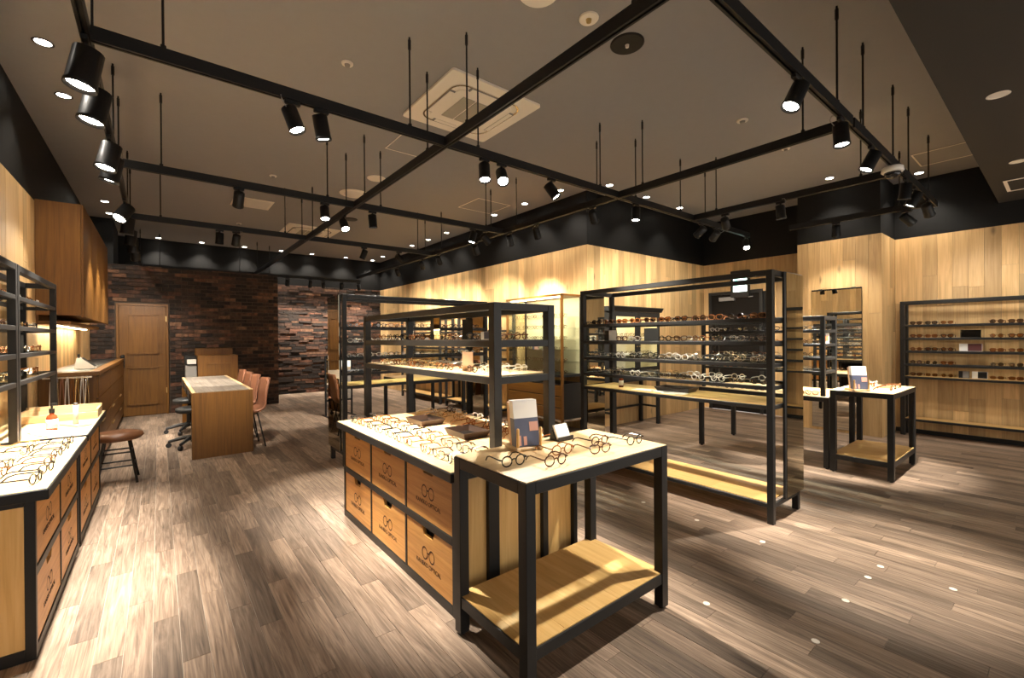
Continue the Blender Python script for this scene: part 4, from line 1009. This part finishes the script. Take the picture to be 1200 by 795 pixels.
for i, (y, tg, w) in enumerate(((3.36, (4.95, 3.9, 2.0), .8), (4.32, (4.95, 4.9, 1.2), .5), (4.88, (4.95, 5.7, 1.3), .6), (5.74, (4.95, 6.6, 1.6), .9), (6.9, (4.95, 7.9, 1.6), .9), (7.55, (4.95, 8.8, 1.6), .9), (8.63, (4.95, 9.9, 1.6), .9))):
    spot(3.86, y, tg, 'on rail over the tall rack, '+ORD[i]+' from the camera', w*.56, cone=74)
for i, (x, tg, w) in enumerate(((2.85, (2.0, 1.5, .84), .55), (3.64, (3.5, .75, 0), .8), (4.38, (3.9, 1.7, 1.0), 1.0), (5.55, (5.85, 1.25, .84), 1.2), (5.95, (5.7, 2.0, .8), 1.1), (6.6, (8.4, .8, 1.3), .08))):
    spot(x, .965, tg, 'on rail nearest the shop front, '+ORD[i]+' from left', w, cable=i == 1, cone=75 if i == 5 else 42)
for i, (y, tg, w) in enumerate(((1.98, (5.6, 1.9, .75), .9), (2.59, (8.3, 3.5, 1.4), .55))): spot(5.37, y, tg, 'on short rail by the column table, '+['nearer', 'farther'][i], w, cable=True)
for i, (y, tg, w) in enumerate(((1.2, (8.4, .0, 1.3), .08), (1.9, (7.68, 2.1, 1.5), .10))): spot(6.95, y, tg, 'on short rail before pale column, '+['nearer', 'farther'][i], w, cone=80)

# recessed downlights
def downlight(x, y, z, label, w=1.0, lit=True):
    t = thing('downlight', label, 'downlight', (x, y, z), 'recessed downlights')
    obj('trim_ring', local(MB().lathe([(.058, 0), (.062, -.004), (.05, -.006), (.047, -.001)], 20), (x, y, z)), 'panel_white' if z < CE else 'rail_black', t)
    obj('lamp_disc', local(MB().lathe([(.046, -.001), (.046, -.003), (.0001, -.003)], 20), (x, y, z)), 'down_face' if lit else 'white_plastic', t)
    if lit:
        ld = bpy.data.lights.new('down_beam', 'SPOT'); ld.energy = DOWN_W*w; ld.color = WARM; ld.spot_size = math.radians(100); ld.spot_blend = .7; ld.shadow_soft_size = .045
        lo = bpy.data.objects.new('down_beam', ld); COL.objects.link(lo); lo.parent = t; lo.location = (0, 0, -.012)
for i, y in enumerate((3.75, 4.70, 5.61, 9.49, 10.33)): downlight(-.65, y, CE, f'round recessed downlight in left ceiling row, {ORD[i]} from camera', .62)
for i, x in enumerate((5.13, 6.03, 6.99)): downlight(x, 4.15, CE, f'round recessed downlight before the oak return wall, {ORD[i]} from left', .58)
for i, y in enumerate((4.744, 5.572, 6.414, 8.097, 8.908, 9.711, 11.467, 12.2)): downlight(4.72, y, CE, f'round recessed downlight beside the long oak wall, {ORD[i]} from camera')
for i, x in enumerate((.012, .777, 1.61, 2.395, 3.113, 3.98)): downlight(x, 12.2, CE, f'round recessed downlight before back wall, {ORD[i]} from left')
downlight(7.365, 2.09, CE, 'round recessed downlight above the pale column mirror', .7); downlight(8.11, 1.27, CE, 'round recessed downlight in the corner beside pale column')
downlight(4.62, .308, ZS, 'nearer white rimmed downlight in the dark soffit', .5, False); downlight(6.55, .309, ZS, 'farther white rimmed downlight in the dark soffit', .5, False)
# under cabinet light is the strip itself; ceiling fittings
def disc(name, label, cat, x, y, r, mat, inner=None, z=CE):
    t = thing(name, label, cat, (x, y, z))
    obj('cover', local(MB().lathe([(r, 0), (r, -.006), (r*.93, -.012), (.0001, -.012)], 28), (x, y, z)), mat, t)
    if inner: obj('centre', local(MB().lathe([(r*inner[0], -.012), (r*inner[0]*.8, -.03), (.0001, -.032)], 18), (x, y, z)), inner[1], t)
    return t
disc('emergency_light', 'pale round emergency light in ceiling near black speaker', 'emergency light', 2.336, 2.06, .068, 'panel_white', (.3, 'brass'))
disc('ceiling_speaker', 'black round ceiling speaker beside the middle rail', 'speaker', 2.765, 2.062, .125, 'rail_black', (.12, 'white_plastic'))
disc('ceiling_speaker', 'distant black round ceiling speaker beyond the diffuser', 'speaker', 2.78, 8.23, .12, 'rail_black')
disc('ceiling_dome', 'large pale round fitting at the top picture edge', 'ceiling fitting', 1.91, 2.10, .13, 'panel_white')
disc('air_diffuser', 'round pale air diffuser above the far rack', 'air diffuser', 2.333, 6.747, .21, 'panel_white', (.7, 'white_plastic'))
disc('ceiling_plate', 'plain pale round plate near the air diffuser', 'ceiling plate', 2.352, 5.918, .122, 'panel_white')
for i, (x, y) in enumerate(((4.673, 2.073), (5.781, 2.071), (1.194, 3.584), (1.219, 6.662), (1.205, 9.794))):
    disc('smoke_detector', ['white smoke detector above the tall rack', 'white smoke detector above the column table', 'small white detector above the drawer island', 'small white detector above the consulting desk', 'distant small white detector near pale ceiling hatch'][i], 'detector', x, y, .045 if i != 0 else .055, 'white_plastic', (.5, 'grey_plastic'))
# dome camera on the front rail
dc = thing('dome_camera', 'white dome security camera under the front rail', 'camera', (5.05, .965, RZ0))
obj('mount', local(MB().lathe([(.06, 0), (.075, -.01), (.08, -.045), (.07, -.055), (.0001, -.055)], 24), (5.05, .965, RZ0)), 'white_plastic', dc, True)
obj('dome', local(MB().lathe([(.06, -.055), (.056, -.08), (.035, -.10), (.0001, -.108)], 24), (5.05, .965, RZ0)), 'frame_black', dc, True)
# cassette air conditioners
def cassette(label, cx, cy, s=.96):
    t = thing('air_conditioner', label, 'air conditioner', (cx, cy, CE)); h = s/2
    def rr(r, c, n=6):
        p = []
        for qx, qy, a0 in ((1, 1, 0), (-1, 1, PI/2), (-1, -1, PI), (1, -1, 3*PI/2)):
            for k in range(n+1): a = a0+PI/2*k/n; p.append((cx+qx*(r-c)+c*math.cos(a), cy+qy*(r-c)+c*math.sin(a)))
        return p
    obj('panel', MB().prism(rr(h, .03), CE-.02, CE, 'Z'), 'panel_white', t)
    def ringm(o, i, z0, z1):
        n = len(o); v = [(*p, z0) for p in o]+[(*p, z0) for p in i]+[(*p, z1) for p in o]+[(*p, z1) for p in i]; f = []
        for k in range(n): j = (k+1) % n; f += [(k, j, n+j, n+k), (2*n+k, 2*n+j, j, k), (n+k, n+j, 3*n+j, 3*n+k)]
        return MB().add(v, f)
    obj('inner_rim', ringm(rr(h*.76, .13), rr(h*.73, .12), CE-.028, CE-.02), 'chrome', t)
    obj('inner_panel', MB().prism(rr(h*.62, .07), CE-.032, CE-.02, 'Z'), 'panel_white', t)
    w = h*.44
    for k in range(3):
        a = cx-w+k*2*w/3; obj('grille', bx(a+.008, a+2*w/3-.008, cy-w*.95, cy+w*.95, CE-.038, CE-.032), 'grille', t)
    for sx, sy in ((1, 0), (-1, 0), (0, 1), (0, -1)):
        m_ = bx(cx+sx*h*.675-.03, cx+sx*h*.675+.03, cy-h*.45, cy+h*.45, CE-.03, CE-.02) if sx else bx(cx-h*.45, cx+h*.45, cy+sy*h*.675-.03, cy+sy*h*.675+.03, CE-.03, CE-.02)
        f = obj('louvre', m_, 'grey_plastic', t)
        obj('flap', bx(cx+sx*h*.675-.022, cx+sx*h*.675+.022, cy-h*.42, cy+h*.42, CE-.036, CE-.03) if sx else bx(cx-h*.42, cx+h*.42, cy+sy*h*.675-.022, cy+sy*h*.675+.022, CE-.036, CE-.03), 'panel_white', f)
cassette('cream ceiling cassette air conditioner above the drawer island', 2.365, 3.588, .965); cassette('distant cream ceiling cassette air conditioner near back wall', 2.42, 9.67, .96)
vp = thing('ceiling_vent', 'cream rectangular ceiling vent above the consulting desk', 'vent', (1.2, 8.2, CE))
obj('frame', bv(.92, 1.47, 7.93, 8.47, CE-.012, CE), 'panel_white', vp); obj('face', bv(.96, 1.43, 7.97, 8.43, CE-.018, CE-.012), 'white_plastic', vp)
def hatch(label, x0, x1, y0, y1, z=CE, mat='panel_white', w=.012, name='ceiling_hatch', cat='hatch'):
    t = thing(name, label, cat, ((x0+x1)/2, (y0+y1)/2, z)); d = .003
    for a in ((x0, x1, y0, y0+w), (x0, x1, y1-w, y1), (x0, x0+w, y0+w, y1-w), (x1-w, x1, y0+w, y1-w)): obj('edge_trim', bx(*a, z-d, z), mat, t)
    obj('door', bx(x0+w, x1-w, y0+w, y1-w, z-.001, z), 'soffit_shaded' if z < CE else 'ceiling_paint', t)
hatch('ceiling access hatch beside the large air conditioner', 2.06, 2.62, 4.4, 4.92); hatch('ceiling access hatch above the glass showcase', 3.955, 4.6, 5.79, 6.40)
hatch('long ceiling access hatch beside the right soffit', 7.24, 7.82, .66, 1.21, w=.016); hatch('pale framed air grille in the dark soffit', 7.28, 7.85, .12, .455, ZS, w=.03, name='air_grille', cat='vent')
# empty roots keep no stray prototypes
bpy.context.view_layer.update()
